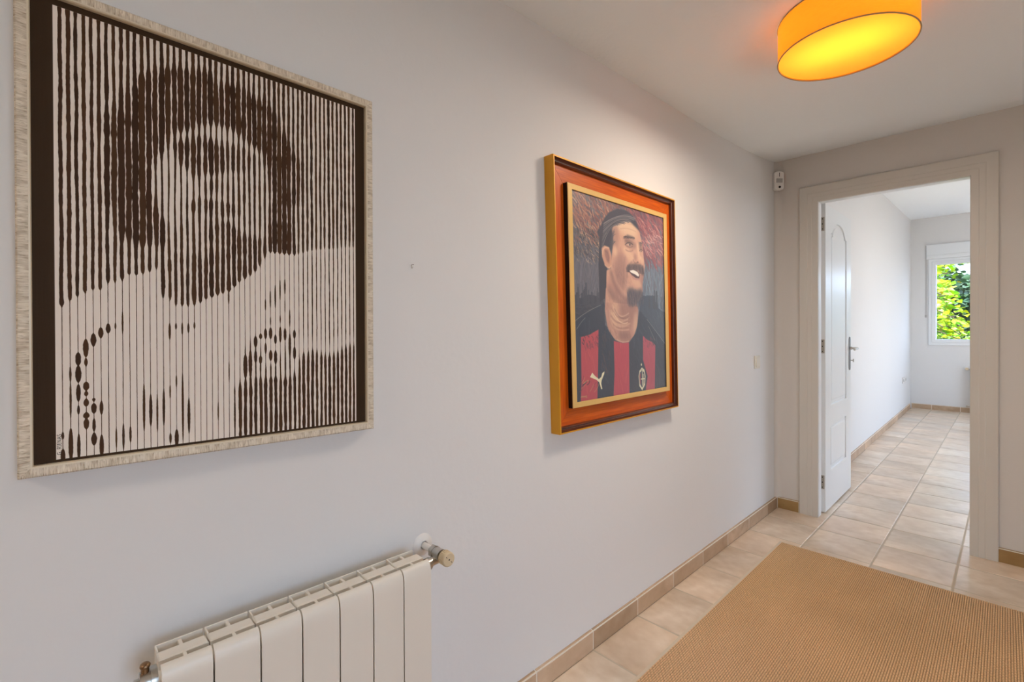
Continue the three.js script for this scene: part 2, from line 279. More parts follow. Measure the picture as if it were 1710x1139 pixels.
// ---------------------------------------------------------------- far window with its shutter box
{
  const w = thing('window_1', 'white framed window of the far room with trees outside', 'window', [W1.x0, 0, ZB], null, 'structure');
  const flat = (s, t, h) => [s, t, h], R = W1.x1 - W1.x0, mid = R / 2;
  part('frame', mitred(0, R, W1.y0, W1.y1, [[0, -0.06], [0, 0.012], [0.003, 0.015], [0.036, 0.015], [0.04, 0.009], [0.04, -0.06]], flat), M.pvc, w);
  for (const [a, b] of [[0.036, mid + 0.01], [mid + 0.012, R - 0.036]]) {
    const sash = part('sash', mitred(a, b, W1.y0 + 0.036, W1.y1 - 0.036, [[0, -0.05], [0, 0.017], [0.004, 0.021], [0.042, 0.021], [0.052, 0.01], [0.052, -0.05]], flat), M.pvc, w);
    part('pane', box(a + 0.048, b - 0.048, W1.y0 + 0.084, W1.y1 - 0.084, -0.022, -0.018), phy({ color: '#ffffff', transmission: 1, roughness: 0.0, thickness: 0, ior: 1.45 }), sash);
  }
  part('shutter_box', rbox(-0.026, R + 0.026, W1.y1 + 0.002, W1.box, 0.001, 0.024, 0.006), M.pvc, w);
  part('shutter_lip', rbox(-0.02, R + 0.02, W1.y1 + 0.045, W1.y1 + 0.062, 0.02, 0.029, 0.003), M.pvc, w);
  const st = part('shutter_strap', rbox(-0.033, -0.024, 1.4, 2.43, 0.002, 0.004, 0.0009), M.greyPlastic, w);
  part('strap_end', rbox(-0.04, -0.018, 1.365, 1.405, 0.0, 0.012, 0.004), M.greyPlastic, st);
}
for (const [name, label, x, z0, z1, top] of [['window_2', 'white framed unseen opening added to let daylight into the far room', XF, OF.z0, OF.z1, OF.top], ['window_3', 'white framed unseen opening added to let daylight into the hall', XR, OP.z0, OP.z1, OP.top]]) {  // frames of the added openings, placed for the daylight they admit
  const w = thing(name, label, 'window', [x + 0.1, 0, (z0 + z1) / 2], null, 'structure'), h = (z1 - z0) / 2;
  part('frame', mitred(-h, h, -0.002, top, [[0, -0.035], [0, 0.035], [0.045, 0.035], [0.045, -0.035]], (s, t, d) => [d, t, s], { sides: [1, 2, 3] }), M.pvc, w);
}

// ---------------------------------------------------------------- the stripe picture
const STRIPE = {
  body: [0,67,2,66,3,65,5,64,7,63,9,62,11,62,13,60,15,60,16,60,18,58,21,58,24,57,26,56,27,57,28,61,31,65,37,65,41,63,44,62,48,61,52,58,56,56,59,54,63,49,73,49,80,47,101,44,101,101,-1,101],
  haze: [74,49,101,43,101,73,85,75,76,73],
  hair: [12,20,14,21,16,18,18,16,20,13,22,10,26,7,30,6,36,5,43,3,45,7,50,5,56,6,61,6,66,9,69,15,72,17,76,23,75,33,72,36,73,44,73,49,63,49,64,41,65,32,62,25,60,21,55,20,50,17,44,17,40,18,41,18,37,20,34,21,32,22,30,25,28,28,26,30,25,36,27,41,29,45,29,50,25,50,21,51,18,50,16,48,14,42,13,42],
  face: [26,31,28,28,30,25,32,22,34,21,37,20,41,18,44,17,50,17,55,20,60,21,62,25,64,32,63,41,61,45,52,44,41,39,37,43,33,49,30,49,28,43,25,36],
  eye: [30,24,34,23,41,20,43,22,43,29,38,32,36,30,33,29], brow: [40,23,45,21,49,21,48,28,45,30,41,30], eye2: [48,21,52,21,58,22,60,24,59,28,53,28,49,29],
  nose: [39,33,41,32,45,31,49,32,49,35,45,35,41,36], mouth: [35,40,39,37,43,37,48,37,53,38,52,40,47,41,41,40,36,41], cheek: [50,30,60,27,64,33,61,43,54,44,50,37],
  chin: [37,47,42,44,48,42,53,45,61,46,60,53,51,62,48,61,41,63,37,65,36,54], jaw: [30,46,37,42,41,39,43,51,30,52],
  crest: [53,78,58,72,61,79,61,81,66,81,71,72,73,71,73,79,71,85,58,84,53,84], low: [51,87,54,84,59,84,73,84,75,79,80,77,88,79,99,75,101,101,51,101],
};
// marks on single stripes: stripe, from, to, width (hundredths)
const DROPS = [[3,73.4,77.5,75],[3,77.7,79.6,45],[4,72.1,75.1,75],[5,70.7,73.2,70],[6,69.8,72.1,65],[7,69.6,71.2,25],[8,66.7,72.5,25],[2,76.4,79.4,75],[2,79.4,83.2,80],[2,83.6,87.5,60],[2,88.3,90.5,35],[1,79.5,83.1,30],[1,82.7,91.4,28],[1,93.3,101,60],[3,83.1,85.1,80],[3,85.2,86.4,55],[3,87,88.8,70],[3,90.1,91.5,85],[3,91.5,93.9,75],[4,86.9,87.7,45],[4,88.1,90.5,75],[4,91.6,94.7,45],[4,94.9,97.8,75],[5,87.7,90.9,50],[5,95.5,101,60],[2,94.7,101,45],[0,94,95.7,35],[0,97.8,101,60]];
const DROPS2 = [[11,84,96.1,38],[12,86.8,94.9,48],[13,86.7,96.7,28],[14,85.6,95.2,40],[15,69.4,73.7,38],[15,84.8,88.5,25],[15,97,99.6,40],[16,69.4,71.1,32],[16,82.5,85.8,25],[16,96.2,101,65],[17,69.2,72.5,30],[17,81.6,99.8,36],[18,69.4,72,34],[18,88.4,97.8,46],[19,69.1,70.9,32],[7,94.1,99.2,25],[8,93.3,99.8,34],[9,94.2,98.2,34],[14,55.2,63.4,66],[15,52.9,57.4,66],[16,51.6,65.1,24],[17,51.4,65.1,36],[18,51.3,65.3,42],[19,51.1,65,62]];
const DROPS3 = [[32,62.1,65.6,28],[33,59.6,65,30],[33,67.1,69.8,25],[34,57.9,64.9,34],[35,56.2,62.7,30],[35,66.5,69.2,25],[36,56.1,60.7,36],[36,61.6,66.5,20],[37,64.8,70.3,30],[25,59.8,64.4,30],[25,79.1,85.6,22],[23,90,95.4,25],[26,88.8,99.5,34],[27,85.3,99.6,60],[31,72,73.6,60],[31,78.2,80.5,65],[32,70.6,73.6,60],[32,74.6,77.8,45],[33,70.3,73.6,70],[33,76.7,79.8,70],[34,72.3,75,55],[34,76.8,80.9,65],[35,70,74.6,55],[36,70.4,74.1,60],[37,71.9,79,55],[38,70.9,73.5,60],[38,75.8,79.6,65],[29,76.4,84.4,70],[30,72.7,75.9,72],[30,76.7,80.3,60],[28,77.6,84.4,80]];
const stripeArt = canvasTex(1450, 1912, (x, w, h) => {
  // the tones of the portrait, from which the stripe widths follow
  const c = document.createElement('canvas'); c.width = 424; c.height = 600; const f = c.getContext('2d');
  const fill = (name, g, blur) => { const p = STRIPE[name]; f.filter = blur ? 'blur(' + blur + 'px)' : 'none'; f.fillStyle = `rgb(${g},${g},${g})`; f.beginPath(); for (let i = 0; i < p.length; i += 2) f[i ? 'lineTo' : 'moveTo'](p[i] * 4.24, p[i + 1] * 6); f.fill(); };
  f.fillStyle = 'rgb(125,125,125)'; f.fillRect(0, 0, 424, 600);
  fill('hair', 225, 4); fill('face', 68, 4); fill('cheek', 112, 7); fill('chin', 176, 5); fill('jaw', 110, 6); fill('eye', 190, 4); fill('brow', 215, 4); fill('eye2', 150, 4); fill('nose', 125, 4); fill('mouth', 170, 3);
  fill('body', 12, 1.2); fill('haze', 52, 10); fill('low', 150, 5); fill('crest', 60, 3);
  const px = f.getImageData(0, 0, 424, 600).data, tone = (u, v) => px[(Math.min(599, Math.max(0, Math.round(v * 600))) * 424 + Math.min(423, Math.max(0, Math.round(u * 424)))) * 4] / 255;
  x.fillStyle = '#3d2b18'; x.fillRect(0, 0, w, h);
  const K = 2500, X0 = (0.29 - 0.261) * K, X1 = (0.29 + 0.2645) * K, Y0 = (0.3825 - 0.3695) * K, Y1 = (0.3825 + 0.3755) * K, SW = X1 - X0, SH = Y1 - Y0, pitch = SW * 0.01872;
  x.fillStyle = '#f2e7dc'; x.fillRect(X0, Y0, SW, SH);
  const inks = ['#432b19', '#492f1b', '#3d2716', '#4d331c'];
  for (let i = 0; i < 53; i++) {
    const u = 0.01586 + 0.01872 * i, own = [DROPS, DROPS2, DROPS3].flat().filter((d) => d[0] === i), wob = rr(0.9, 1.1), L = [], Rr = [];
    for (let k = 0; k <= 420; k++) {
      const v = k / 420; let t = tone(u, v) * (0.55 + 0.45 * 1);
      let ww = 0.05 + 0.94 * t; ww *= wob * (1 + 0.3 * N(i * 3.1, v * 30, 1) + 0.2 * N(i * 5.7, v * 85, 2));
      for (const [, a, b, q] of own) { const m = (v * 100 - a) / (b - a); if (m > 0 && m < 1) ww = Math.max(ww, q / 100 * Math.pow(Math.sin(Math.PI * m), 0.45) * (1 + 0.16 * N(i * 2, v * 120, 5))); }
      ww = clamp(ww, 0.055, 1.02);
      const drift = 0.12 * N(i * 1.7, v * 9, 8) * pitch * (t > 0.2 ? 1 : 0.15), cx = X0 + u * SW + drift, ra = 0.02 * pitch * N(i * 9, v * 300, 3), hw = ww * pitch / 2;
      L.push([cx - hw + ra, Y0 + v * SH]); Rr.push([cx + hw + ra, Y0 + v * SH]);
    }
    x.fillStyle = inks[i % 4]; x.beginPath(); [...L, ...Rr.reverse()].forEach((p, j) => x[j ? 'lineTo' : 'moveTo'](p[0], p[1])); x.fill();
  }
  x.save(); x.translate(X0 + 16, Y1 - 18); x.rotate(-Math.PI / 2); x.fillStyle = '#2a2622'; x.font = '19px sans-serif'; x.fillText('G. RIENAS', 0, 0); x.restore();
});
stripeArt.wrapS = stripeArt.wrapT = THREE.ClampToEdgeWrapping;
const weave = dataTex(256, 256, (u, v) => 0.5 + 0.25 * Math.sin(u * 64 * 6.2832) + 0.25 * Math.sin(v * 64 * 6.2832), false, 7);
const crackle = (u, v) => { const r = fbm(u * 4, v * 90, 3, 2), q = N(u * 11, v * 26, 6); return sm(Math.abs(N(u * 7 + 3, v * 70, 9)), 0, 0.13) * 0.6 + 0.4 * sm(q + r, -0.35, 0.1); };
const cracked = tileable(crackle);
const champagneMap = dataTex(512, 512, (u, v) => { const k = cracked(u, v), n = fbm(u * 6, v * 6, 3, 3) * 26; return [lerp(160, 236, k) + n, lerp(138, 224, k) + n, lerp(110, 204, k) + n]; }, true);
const champagneBump = dataTex(512, 512, cracked, false);
for (const t of [champagneMap, champagneBump]) { t.repeat.set(5.5, 5.5); t.rotation = Math.PI / 2; }
M.champagne = std({ map: champagneMap, bumpMap: champagneBump, bumpScale: 0.0012, roughness: 0.5, metalness: 0.12 });
M.champagneEdge = std({ color: '#e2d4bb', roughness: 0.42, metalness: 0.15 });
{
  const p = thing('framed_picture', 'large black and white striped portrait in a silvery champagne frame', 'picture', [XW, 1.376, 3.109]);
  const to = (s, t, d) => [d, t - 0.0127 * s, -s];
  for (const g of mitred(-0.3055, 0.3055, -0.398, 0.398, [[0, 0.001], [0, 0.026], [0.0025, 0.0295], [0.0145, 0.028], [0.0145, 0.001]], to, { gap: 0.0002 })) part('rail', g, M.champagne, p);
  part('lip', mitred(-0.291, 0.291, -0.3835, 0.3835, [[0, 0.012], [0, 0.0285], [0.0022, 0.0285], [0.0036, 0.026], [0.0036, 0.012]], to), M.champagneEdge, p);
  const g = new THREE.PlaneGeometry(0.58, 0.765, 2, 2), q = g.attributes.position;
  for (let i = 0; i < q.count; i++) q.setXYZ(i, ...to(q.getX(i), q.getY(i), 0.018));
  g.computeVertexNormals();
  const b = uvBox(new THREE.BoxGeometry(0.012, 0.764, 0.578).translate(0.0115, 0, 0));
  const cv = part('canvas', g, phy({ map: stripeArt, roughness: 0.6, specularIntensity: 0.35, bumpMap: weave, bumpScale: 0.0002 }), p);
  part('stretcher', b, M.dark, p);
}

// ---------------------------------------------------------------- the portrait in the orange frame
const FIG = {
  hairBack: [25.9,20.2,23.4,17.3,27.8,13.1,31.2,9.4,35.7,6.1,44.8,3,54.2,2.6,61.4,4.2,65,6.9,69,11.5,58.9,8,49.3,8,42.3,10,38,14,38.6,17.7,38.2,23.4,36,25.7,33.8,23.7,29,23.6,26.7,27],
  hairNeck: [25.4,20.2,30.7,21.9,32.3,35.7,31.4,43.3,29.5,50,24.1,52,23.9,43.7,23.8,33.1],
  head: [37.5,14,41,9,47,6.4,52,5.6,58.9,6.3,65,8.1,69.2,12.3,71.6,17.3,73,22.5,74.8,30.5,73.3,35.4,71.4,41.4,71.6,44.8,66.9,50,53.3,52,30.5,52,31.7,35.8,36.2,34.4,38.3,23.9,37.4,19],
  ear: [27.3,24.9,30.1,23.3,34.9,23.9,37,27.8,37.3,33.2,34.5,34.9,30.2,33.2,27.3,29.1], earIn: [30,25.1,33.8,25.3,35.3,29,34.6,32.3,31.9,30.9,30.4,28.3],
  brightBrow: [39.9,12.7,49.3,7.2,60,8.1,66.1,11.5,68.4,15.9,53.7,15.7,41.8,19.7], cheekShade: [38.7,26.5,46.2,25.4,53,30.4,55.1,36.5,52.4,45.1,45.1,50.3,32.7,50.7,33.3,37.8,37.9,33.7],
  browL: [50,17.7,54.9,15.1,61.6,15.4,63.3,17,58.4,16.9], eyeL: [51.7,19.8,56.5,18.1,60.8,18.4,61.3,20.3,56.4,21.6,52.8,21.1], browR: [67.7,18.3,70.9,17.4,72.1,19,70.1,20.4], eyeR: [68.8,21.7,71.4,20.5,72.2,23.1,70,23.9],
  eyeShade: [51.2,17.6,59.7,15.6,64.5,18.6,63.1,23.3,55.7,23.4,51,21.6], noseShade: [60.3,28.7,65.4,27.8,70.4,27.9,73.1,26.6,72.3,29.6,67.8,29.9,62.8,30],
  moustache: [52.3,33.3,55.4,30.8,62.8,29.7,70.3,29.7,73.5,31.8,73.7,35.9,70.7,35.5,68.9,33.9,63.9,33.1,57.7,33.5,54.6,34.8], mouth: [55,34.3,60.1,33.3,66.3,34,68.5,35.7,67.7,37.7,63.7,37.7,58.8,36.3], teeth: [56.4,34.2,60.7,33.4,65.7,34.2,67.8,35.7,66.8,36.8,62.5,35.7,58.2,35.1],
  beard: [53.5,44.2,58.5,43.2,64,44.3,70.4,43.2,72,46.5,67.4,50.3,63.4,51.6,59.4,53.2,55,53.1,53.3,49],
  neck: [30.5,44.7,29.1,56,31.1,63.8,34.3,68.4,40.1,71.5,47.3,72.8,53.5,72.6,60,69.1,64.1,63.7,65.9,55.2,63.4,50.4,59.4,50,54.4,48,53.3,47.2,56,43.5],
  neckLight: [37.3,54.1,43.3,52.8,48,55,54.3,54.3,55.4,57.2,50.3,59.1,53.9,62.6,51.3,64,42.9,62,37,59.8], neckShade: [42.6,67.2,50,65.5,56.3,66.1,54.8,70.3,48.5,71.9,42.5,70.1],
  jacket: [0,62.9,9.6,58.6,24.8,53.3,28.7,52.1,28.8,63.3,38.9,71.2,47.2,73.1,54.7,72.6,62.7,67.3,67.2,55.2,76.4,59.9,90.2,68.7,101,76.2,101,101,-1,101],
  redL: [5.6,69.2,13.4,68.2,22.3,65.6,21.1,83.7,19.6,101,3.9,101,5.2,91], redM: [37.5,71.5,47.2,72.9,54.1,72.6,53.5,101,35.9,101,37.6,87.2], redR: [70.8,69.2,75.9,71.7,82.8,73,86.3,75,84.4,101,72.5,101,75.6,92.1,70.2,82.6],
  cat: [13.1,88.8,15.3,86.7,17.9,88.5,21.6,90.3,23.9,89.3,25,87.5,27.3,86.7,26.9,88.1,24.3,91,23.7,92.6,24.7,95.5,23.6,95.5,21.9,92,18.9,90.4,16.2,89.7],
  oval: [64.6,91.5,65.7,88.5,68.7,86.8,71.7,88.2,72.9,91.9,72,96.8,68.5,99.6,65.3,97], ovalIn: [65.5,91.6,66.3,89.5,68.9,88.4,71.2,89.7,71.9,92.2,71.1,95.8,68.4,98.1,66,95.8],
  city: [0,51.1,0.8,49.2,2,49.2,2,50.2,2.3,48.1,4.9,48,4.8,50.7,6.8,50.6,6.9,48.2,8.1,48.1,8,51.1,9.4,49.4,14.1,48.7,20.5,49,23.8,50,27.2,49.3,29.3,54,9.6,60,0,64], city2: [67.6,46.6,75,47,77.1,46.6,84.8,46.5,85.3,50.4,89.7,49.6,91,53.4,96.8,55.2,101,55.8,101,76,67.2,57],
};
const portrait = canvasTex(860, 1000, (x, w, h) => {
  const path = (p) => { x.beginPath(); for (let i = 0; i < p.length; i += 2) x[i ? 'lineTo' : 'moveTo'](p[i] * w / 100, p[i + 1] * h / 100); x.closePath(); };
  const fill = (n, c, blur = 1.5) => { x.filter = 'blur(' + blur + 'px)'; x.fillStyle = c; path(FIG[n]); x.fill(); x.filter = 'none'; };
  const strokes = (n, cols, area, len, ang, wd, al, curl = 0.5) => {
    for (let i = 0; i < n; i++) {
      const [x0, y0, x1, y1] = area, sx = rr(x0, x1) * w, sy = rr(y0, y1) * h, a = ang + rr(-0.5, 0.5), L = rr(0.4, 1) * len;
      x.globalAlpha = rr(0.4, 1) * al; x.strokeStyle = cols[Math.floor(rnd() * cols.length)]; x.lineWidth = rr(0.5, 1.3) * wd; x.lineCap = 'round'; x.beginPath(); x.moveTo(sx, sy);
      x.quadraticCurveTo(sx + Math.cos(a) * L * 0.5 + rr(-1, 1) * L * curl, sy + Math.sin(a) * L * 0.5 + rr(-1, 1) * L * curl * 0.5, sx + Math.cos(a) * L, sy + Math.sin(a) * L); x.stroke();
    }
    x.globalAlpha = 1;
  };
  const within = (name, draw) => { x.save(); path(FIG[name]); x.clip(); draw(); x.restore(); };
  x.fillStyle = '#4d4a4f'; x.fillRect(0, 0, w, h);
  strokes(500, ['#5a555b', '#474850', '#3b3d46', '#69636a', '#544c4c'], [0, 0.18, 0.6, 0.55], 150, 1.57, 9, 0.5, 0.05);
  strokes(420, ['#566a78', '#4b5c6c', '#6d8290', '#3f4d5c', '#5f5a66'], [0.66, 0.24, 1, 0.55], 150, 1.57, 9, 0.55, 0.05);
  strokes(500, ['#6e3a2c', '#87452f', '#5a3029', '#9b5a40', '#7b3a30', '#48292a'], [0, -0.02, 0.68, 0.2], 70, 0.6, 10, 0.8);
  strokes(420, ['#7a3333', '#93403c', '#6a2d33', '#a6524a', '#5b2b33'], [0.55, -0.02, 1, 0.27], 90, 0.9, 11, 0.8, 0.3);
  strokes(260, ['#b5714c', '#d0946a', '#a35f3e', '#8a4a34'], [0, 0, 0.42, 0.24], 46, 0.9, 6, 0.7, 0.5);
  strokes(120, ['#c07a70', '#d59a86', '#9c4a48'], [0.66, 0.04, 1, 0.22], 60, 0.5, 7, 0.6, 0.4);
  strokes(220, ['#2e2a2b', '#3b3130', '#4a3a33', '#241f22'], [0.0, 0.16, 0.3, 0.3], 36, 0.8, 7, 0.7);
  strokes(130, ['#b08a63', '#d3ae80', '#8f6a4b'], [0.04, 0.14, 0.29, 0.33], 28, 0.9, 3, 0.8, 0.6);
  fill('city', '#23262c', 1); fill('city2', '#28323d', 1);
  strokes(160, ['#1d2126', '#2d3138', '#3c3a3a', '#1a1c20'], [0, 0.5, 0.3, 0.66], 60, 0, 4, 0.6, 0.1);
  strokes(120, ['#222b35', '#31404c', '#3b4b58'], [0.68, 0.5, 1, 0.75], 60, 1.2, 4, 0.6, 0.1);
  for (let i = 0; i < 40; i++) { const cx = rnd() < 0.55 ? rr(0, 0.28) : rr(0.7, 1), t = rr(0.43, 0.5); x.globalAlpha = 0.75; x.fillStyle = '#2a2d33'; x.fillRect(cx * w, t * h, rr(2, 14), 0.54 * h - t * h); } x.globalAlpha = 1;
  fill('hairNeck', '#1e1c20', 2); fill('hairBack', '#27242a', 2);
  fill('neck', '#b27c64', 2); fill('head', '#c78e6e', 2);
  within('neck', () => { strokes(140, ['#b98264', '#8f5d4b', '#c79676', '#a06b56'], [0.28, 0.44, 0.68, 0.74], 60, 1.3, 9, 0.5, 0.4); });
  const soft = (c, al, bl, draw) => { x.save(); x.globalAlpha = al; x.fillStyle = x.strokeStyle = c; x.filter = bl > 1 ? 'blur(' + bl + 'px)' : 'none'; x.lineCap = 'round'; draw(); x.restore(); };
  const blob = (c, al, bl, cx, cy, rx, ry, rot = 0) => soft(c, al, bl, () => { x.beginPath(); x.ellipse(cx * w / 100, cy * h / 100, rx, ry, rot, 0, 6.2832); x.fill(); });
  const line = (c, al, bl, wd, q) => soft(c, al, bl, () => { x.lineWidth = wd; x.beginPath(); x.moveTo(q[0] * w / 100, q[1] * h / 100); x.quadraticCurveTo(q[2] * w / 100, q[3] * h / 100, q[4] * w / 100, q[5] * h / 100); x.stroke(); });
  within('neck', () => {
    blob('#8a5a4c', 0.7, 22, 54, 56, 90, 80); blob('#d3a27c', 0.6, 14, 39, 58, 40, 75, 0.2); blob('#7a4f46', 0.75, 14, 49, 69, 60, 26); blob('#d6a681', 0.6, 10, 62, 62, 22, 60, 0.2);
    for (let i = 0; i < 9; i++) line(['#e0b98f', '#8d5f4c', '#cfa27d'][i % 3], 0.55, 2, rr(4, 9), [36 + rr(-1, 3), 53 + i * 1.4, 42 + rr(-2, 2), 62 + i * 0.6, 54 + rr(-2, 2), 57 + i * 1.1]);
    line('#e6c39a', 0.8, 1.5, 5, [38, 57, 44, 64, 53, 62]); line('#6f4840', 0.7, 2, 5, [39, 55, 45, 62, 54, 59]); line('#e0b891', 0.7, 1.5, 4, [41, 71, 47, 73.2, 54, 72]);
  });
  within('head', () => {
    strokes(150, ['#cf9a76', '#bd8463', '#d8a884', '#b37a5e'], [0.3, 0.06, 0.76, 0.5], 50, 1.2, 12, 0.35, 0.4);
    blob('#e3ba90', 0.85, 16, 54, 11, 110, 52, 0.15); blob('#8c5c4d', 0.75, 20, 46, 36, 62, 110, 0.15); blob('#a26d58', 0.6, 18, 40, 44, 70, 70); blob('#7b5049', 0.6, 16, 72, 38, 26, 70, -0.1);
    blob('#8f6350', 0.6, 12, 42, 18, 26, 70, 0.1); blob('#dcaa82', 0.85, 10, 56, 25.5, 62, 24, 0.5); blob('#e2b48c', 0.7, 8, 41, 25, 18, 26); blob('#8b5e4c', 0.75, 8, 58, 19.5, 62, 24, 0.15); blob('#8b5e4c', 0.7, 6, 70, 20.5, 22, 24);
    blob('#e0b189', 0.9, 6, 67.5, 23.5, 11, 52, -0.2); blob('#d9a981', 0.8, 7, 72, 27.5, 17, 15); blob('#a06d58', 0.8, 7, 63.5, 26.5, 16, 20); blob('#cf9c79', 0.8, 8, 65, 40.5, 46, 18, 0.3);
    line('#774e40', 0.7, 4, 7, [60, 29, 53, 32, 53.5, 38]); line('#7d5444', 0.5, 4, 6, [52, 27, 49, 32, 50, 41]); line('#b27d62', 0.7, 2, 3, [47, 13, 56, 11, 65, 12.5]); line('#b27d62', 0.7, 2, 3, [46, 10.5, 55, 8.5, 63, 9.5]);
    line('#6f4740', 0.75, 9, 16, [36, 36, 40, 47, 54, 50.5]); line('#5f3f3c', 0.5, 14, 34, [34, 45, 42, 52, 54, 54]); line('#c99874', 0.5, 6, 10, [39, 37, 43, 44, 53, 47.5]);
    for (let i = 0; i < 260; i++) { const k = rnd(), px = lerp(40, 58, k) + rr(-5, 5), py = lerp(34, 47, k) + rr(-4, 3); line('#4a3430', 0.16, 0.8, 2, [px, py, px + 0.4, py + 0.8, px + 0.5, py + 1.6]); }
  });
  fill('hairBack', '#29262b', 4);
  for (let i = 0; i < 130; i++) { const k = rnd(); line(['#5a5353', '#1a181c', '#837973', '#3a3438'][i % 4], 0.5, 0.8, rr(1, 4), [lerp(66, 40, k), lerp(6.5, 13, k) - rr(0, 2), lerp(50, 33, k), lerp(2.4, 12, k) + rr(0, 1.4), lerp(30, 27, k), lerp(12, 27, k) + rr(-1, 1)]); }
  for (let i = 0; i < 40; i++) line('#3a3234', 0.4, 1, rr(2, 4), [rr(38, 42), rr(12, 22), rr(37, 39), rr(17, 24), rr(35, 38), rr(20, 27)]);
  x.globalAlpha = 0.75; fill('browL', '#4f3831', 3.5); fill('browR', '#553d35', 3); x.globalAlpha = 1;
  fill('ear', '#c28664', 2); fill('earIn', '#8f5a49', 5); line('#e3b48c', 0.9, 2, 6, [28, 28, 28, 23.5, 34.5, 24.2]); line('#d9a67f', 0.8, 2, 6, [30, 33, 34, 35.4, 36.5, 33]); line('#6b4138', 0.6, 2, 4, [31, 26, 35, 27, 33.5, 31]);
  for (let i = 0; i < 46; i++) { const k = rnd(); line('#3c2b27', 0.55, 0.8, 2.4, [lerp(50, 62.5, k), lerp(17.2, 16, k) + rr(-0.5, 0.7), lerp(51, 63.5, k), lerp(16.4, 15.5, k), lerp(52.5, 64, k), lerp(16, 16.4, k)]); }
  for (let i = 0; i < 20; i++) { const k = rnd(); line('#4a362f', 0.55, 0.8, 2.2, [lerp(67.5, 72, k), 18 + rr(-0.4, 0.5), lerp(68, 72.4, k), 17.4, lerp(69, 72.8, k), 18.2]); }
  blob('#6f4a3d', 0.7, 5, 56.5, 18.8, 40, 10, 0.1); blob('#cbab8e', 0.75, 1.5, 56.5, 20.4, 20, 4.5, 0.1); blob('#2c211f', 0.95, 1.6, 57.4, 20.3, 8, 5); line('#2d201d', 0.9, 1.2, 4.5, [52, 20.8, 56, 18.2, 61, 19.8]); line('#6d4639', 0.8, 1.6, 4, [52.5, 21, 57, 22.4, 61, 20.6]); line('#7b5143', 0.7, 2.5, 5, [52.5, 23.3, 57, 24.6, 61, 22.8]);
  blob('#6f4a3d', 0.6, 4, 70.3, 20.8, 14, 8); blob('#c3a48a', 0.7, 1.2, 70.4, 22.4, 8, 4); blob('#2c211f', 0.9, 1.4, 70.7, 22.4, 5, 4.5); line('#2d201d', 0.85, 1.2, 4, [68.6, 22.6, 70.5, 20.6, 72.4, 22]);
  line('#7a4d3e', 0.8, 2.5, 6, [61, 28, 62, 30.2, 65.5, 29.2]); blob('#3c2420', 0.8, 2, 66.3, 28.9, 9, 4, 0.1); blob('#e9c7a2', 0.6, 4, 70, 26.2, 7, 9);
  x.globalAlpha = 0.8; fill('moustache', '#4a3631', 5); x.globalAlpha = 1;
  for (let i = 0; i < 170; i++) { const k = rnd(); line(['#2c2021', '#503a33', '#3b2b29'][i % 3], 0.55, 0.8, 2, [lerp(54, 73, k), lerp(32, 31, k) + rr(-1.2, 0.8), lerp(53, 73.5, k), lerp(33.5, 32.6, k), lerp(52.6, 74, k), lerp(35, 34.8, k)]); }
  fill('mouth', '#33191a', 2); fill('teeth', '#efe8db', 1.4); line('#b0726a', 0.85, 2, 7, [58, 36.6, 63, 39.4, 68, 38]);
  x.globalAlpha = 0.85; fill('beard', '#342e33', 9); x.globalAlpha = 1;
  for (let i = 0; i < 300; i++) { const bx = rr(53, 72), by = rr(43, 51.5); if (by < 43.5 + Math.abs(bx - 63) * 0.16) continue; line(['#201d22', '#4b3f40', '#2f2a2f', '#5d4d49'][i % 4], 0.5, 0.8, 2.2, [bx, by, bx + 0.4, by + 1, bx + rr(-0.6, 1), by + 2.2]); }
  fill('jacket', '#1b222b', 1.5);
  within('jacket', () => strokes(260, ['#161b23', '#232c38', '#2b3643', '#12161c'], [0, 0.52, 1, 1], 80, 1.2, 8, 0.5, 0.3));
  fill('redL', '#b23034', 1.5); fill('redM', '#b22c36', 1.5); fill('redR', '#a63240', 1.5);
  for (const n of ['redL', 'redM', 'redR']) within(n, () => strokes(220, ['#c4393b', '#a22a31', '#d04a46', '#8f242c'], [0, 0.64, 1, 1], 90, 1.57, 6, 0.4, 0.06));
  strokes(46, ['#1c1b20', '#5f2228', '#2d2226'], [0.06, 0.68, 0.22, 0.74], 26, 1.1, 4, 0.8); strokes(30, ['#23212a', '#6e2a35'], [0.71, 0.7, 0.85, 0.755], 24, 1.1, 4, 0.7); strokes(40, ['#2a2420', '#4a2f28', '#14161b', '#3a2a26'], [0.24, 0.66, 0.35, 0.86], 50, 1.5, 6, 0.6);
  strokes(14, ['#12131a', '#6f1f25', '#b98a4b'], [0.02, 0.9, 0.17, 0.98], 60, -0.4, 6, 0.8);
  x.strokeStyle = '#8d8f86'; x.lineWidth = 2.5; x.globalAlpha = 0.7; for (const q of [[0, 0.62, 0.1, 0.57, 0.25, 0.535], [0.02, 0.655, 0.06, 0.62, 0.1, 0.6], [0.76, 0.6, 0.86, 0.66, 1, 0.745], [0.78, 0.64, 0.82, 0.68, 0.86, 0.72]]) { x.beginPath(); x.moveTo(q[0] * w, q[1] * h); x.quadraticCurveTo(q[2] * w, q[3] * h, q[4] * w, q[5] * h); x.stroke(); } x.globalAlpha = 1;
  fill('cat', '#e9e2b4', 0.6);
  fill('oval', '#d9d5b0', 0.6); fill('ovalIn', '#2a2a35', 0.8); x.save(); path(FIG.ovalIn); x.clip(); x.fillStyle = '#7d2a33'; x.fillRect(0.652 * w, 0.9 * h, 0.02 * w, 0.06 * h); x.fillStyle = '#d9d5b0'; x.fillRect(0.687 * w, 0.88 * h, 0.006 * w, 0.09 * h); x.fillRect(0.7 * w, 0.905 * h, 0.005 * w, 0.06 * h); x.fillRect(0.67 * w, 0.93 * h, 0.05 * w, 0.005 * h); x.restore();
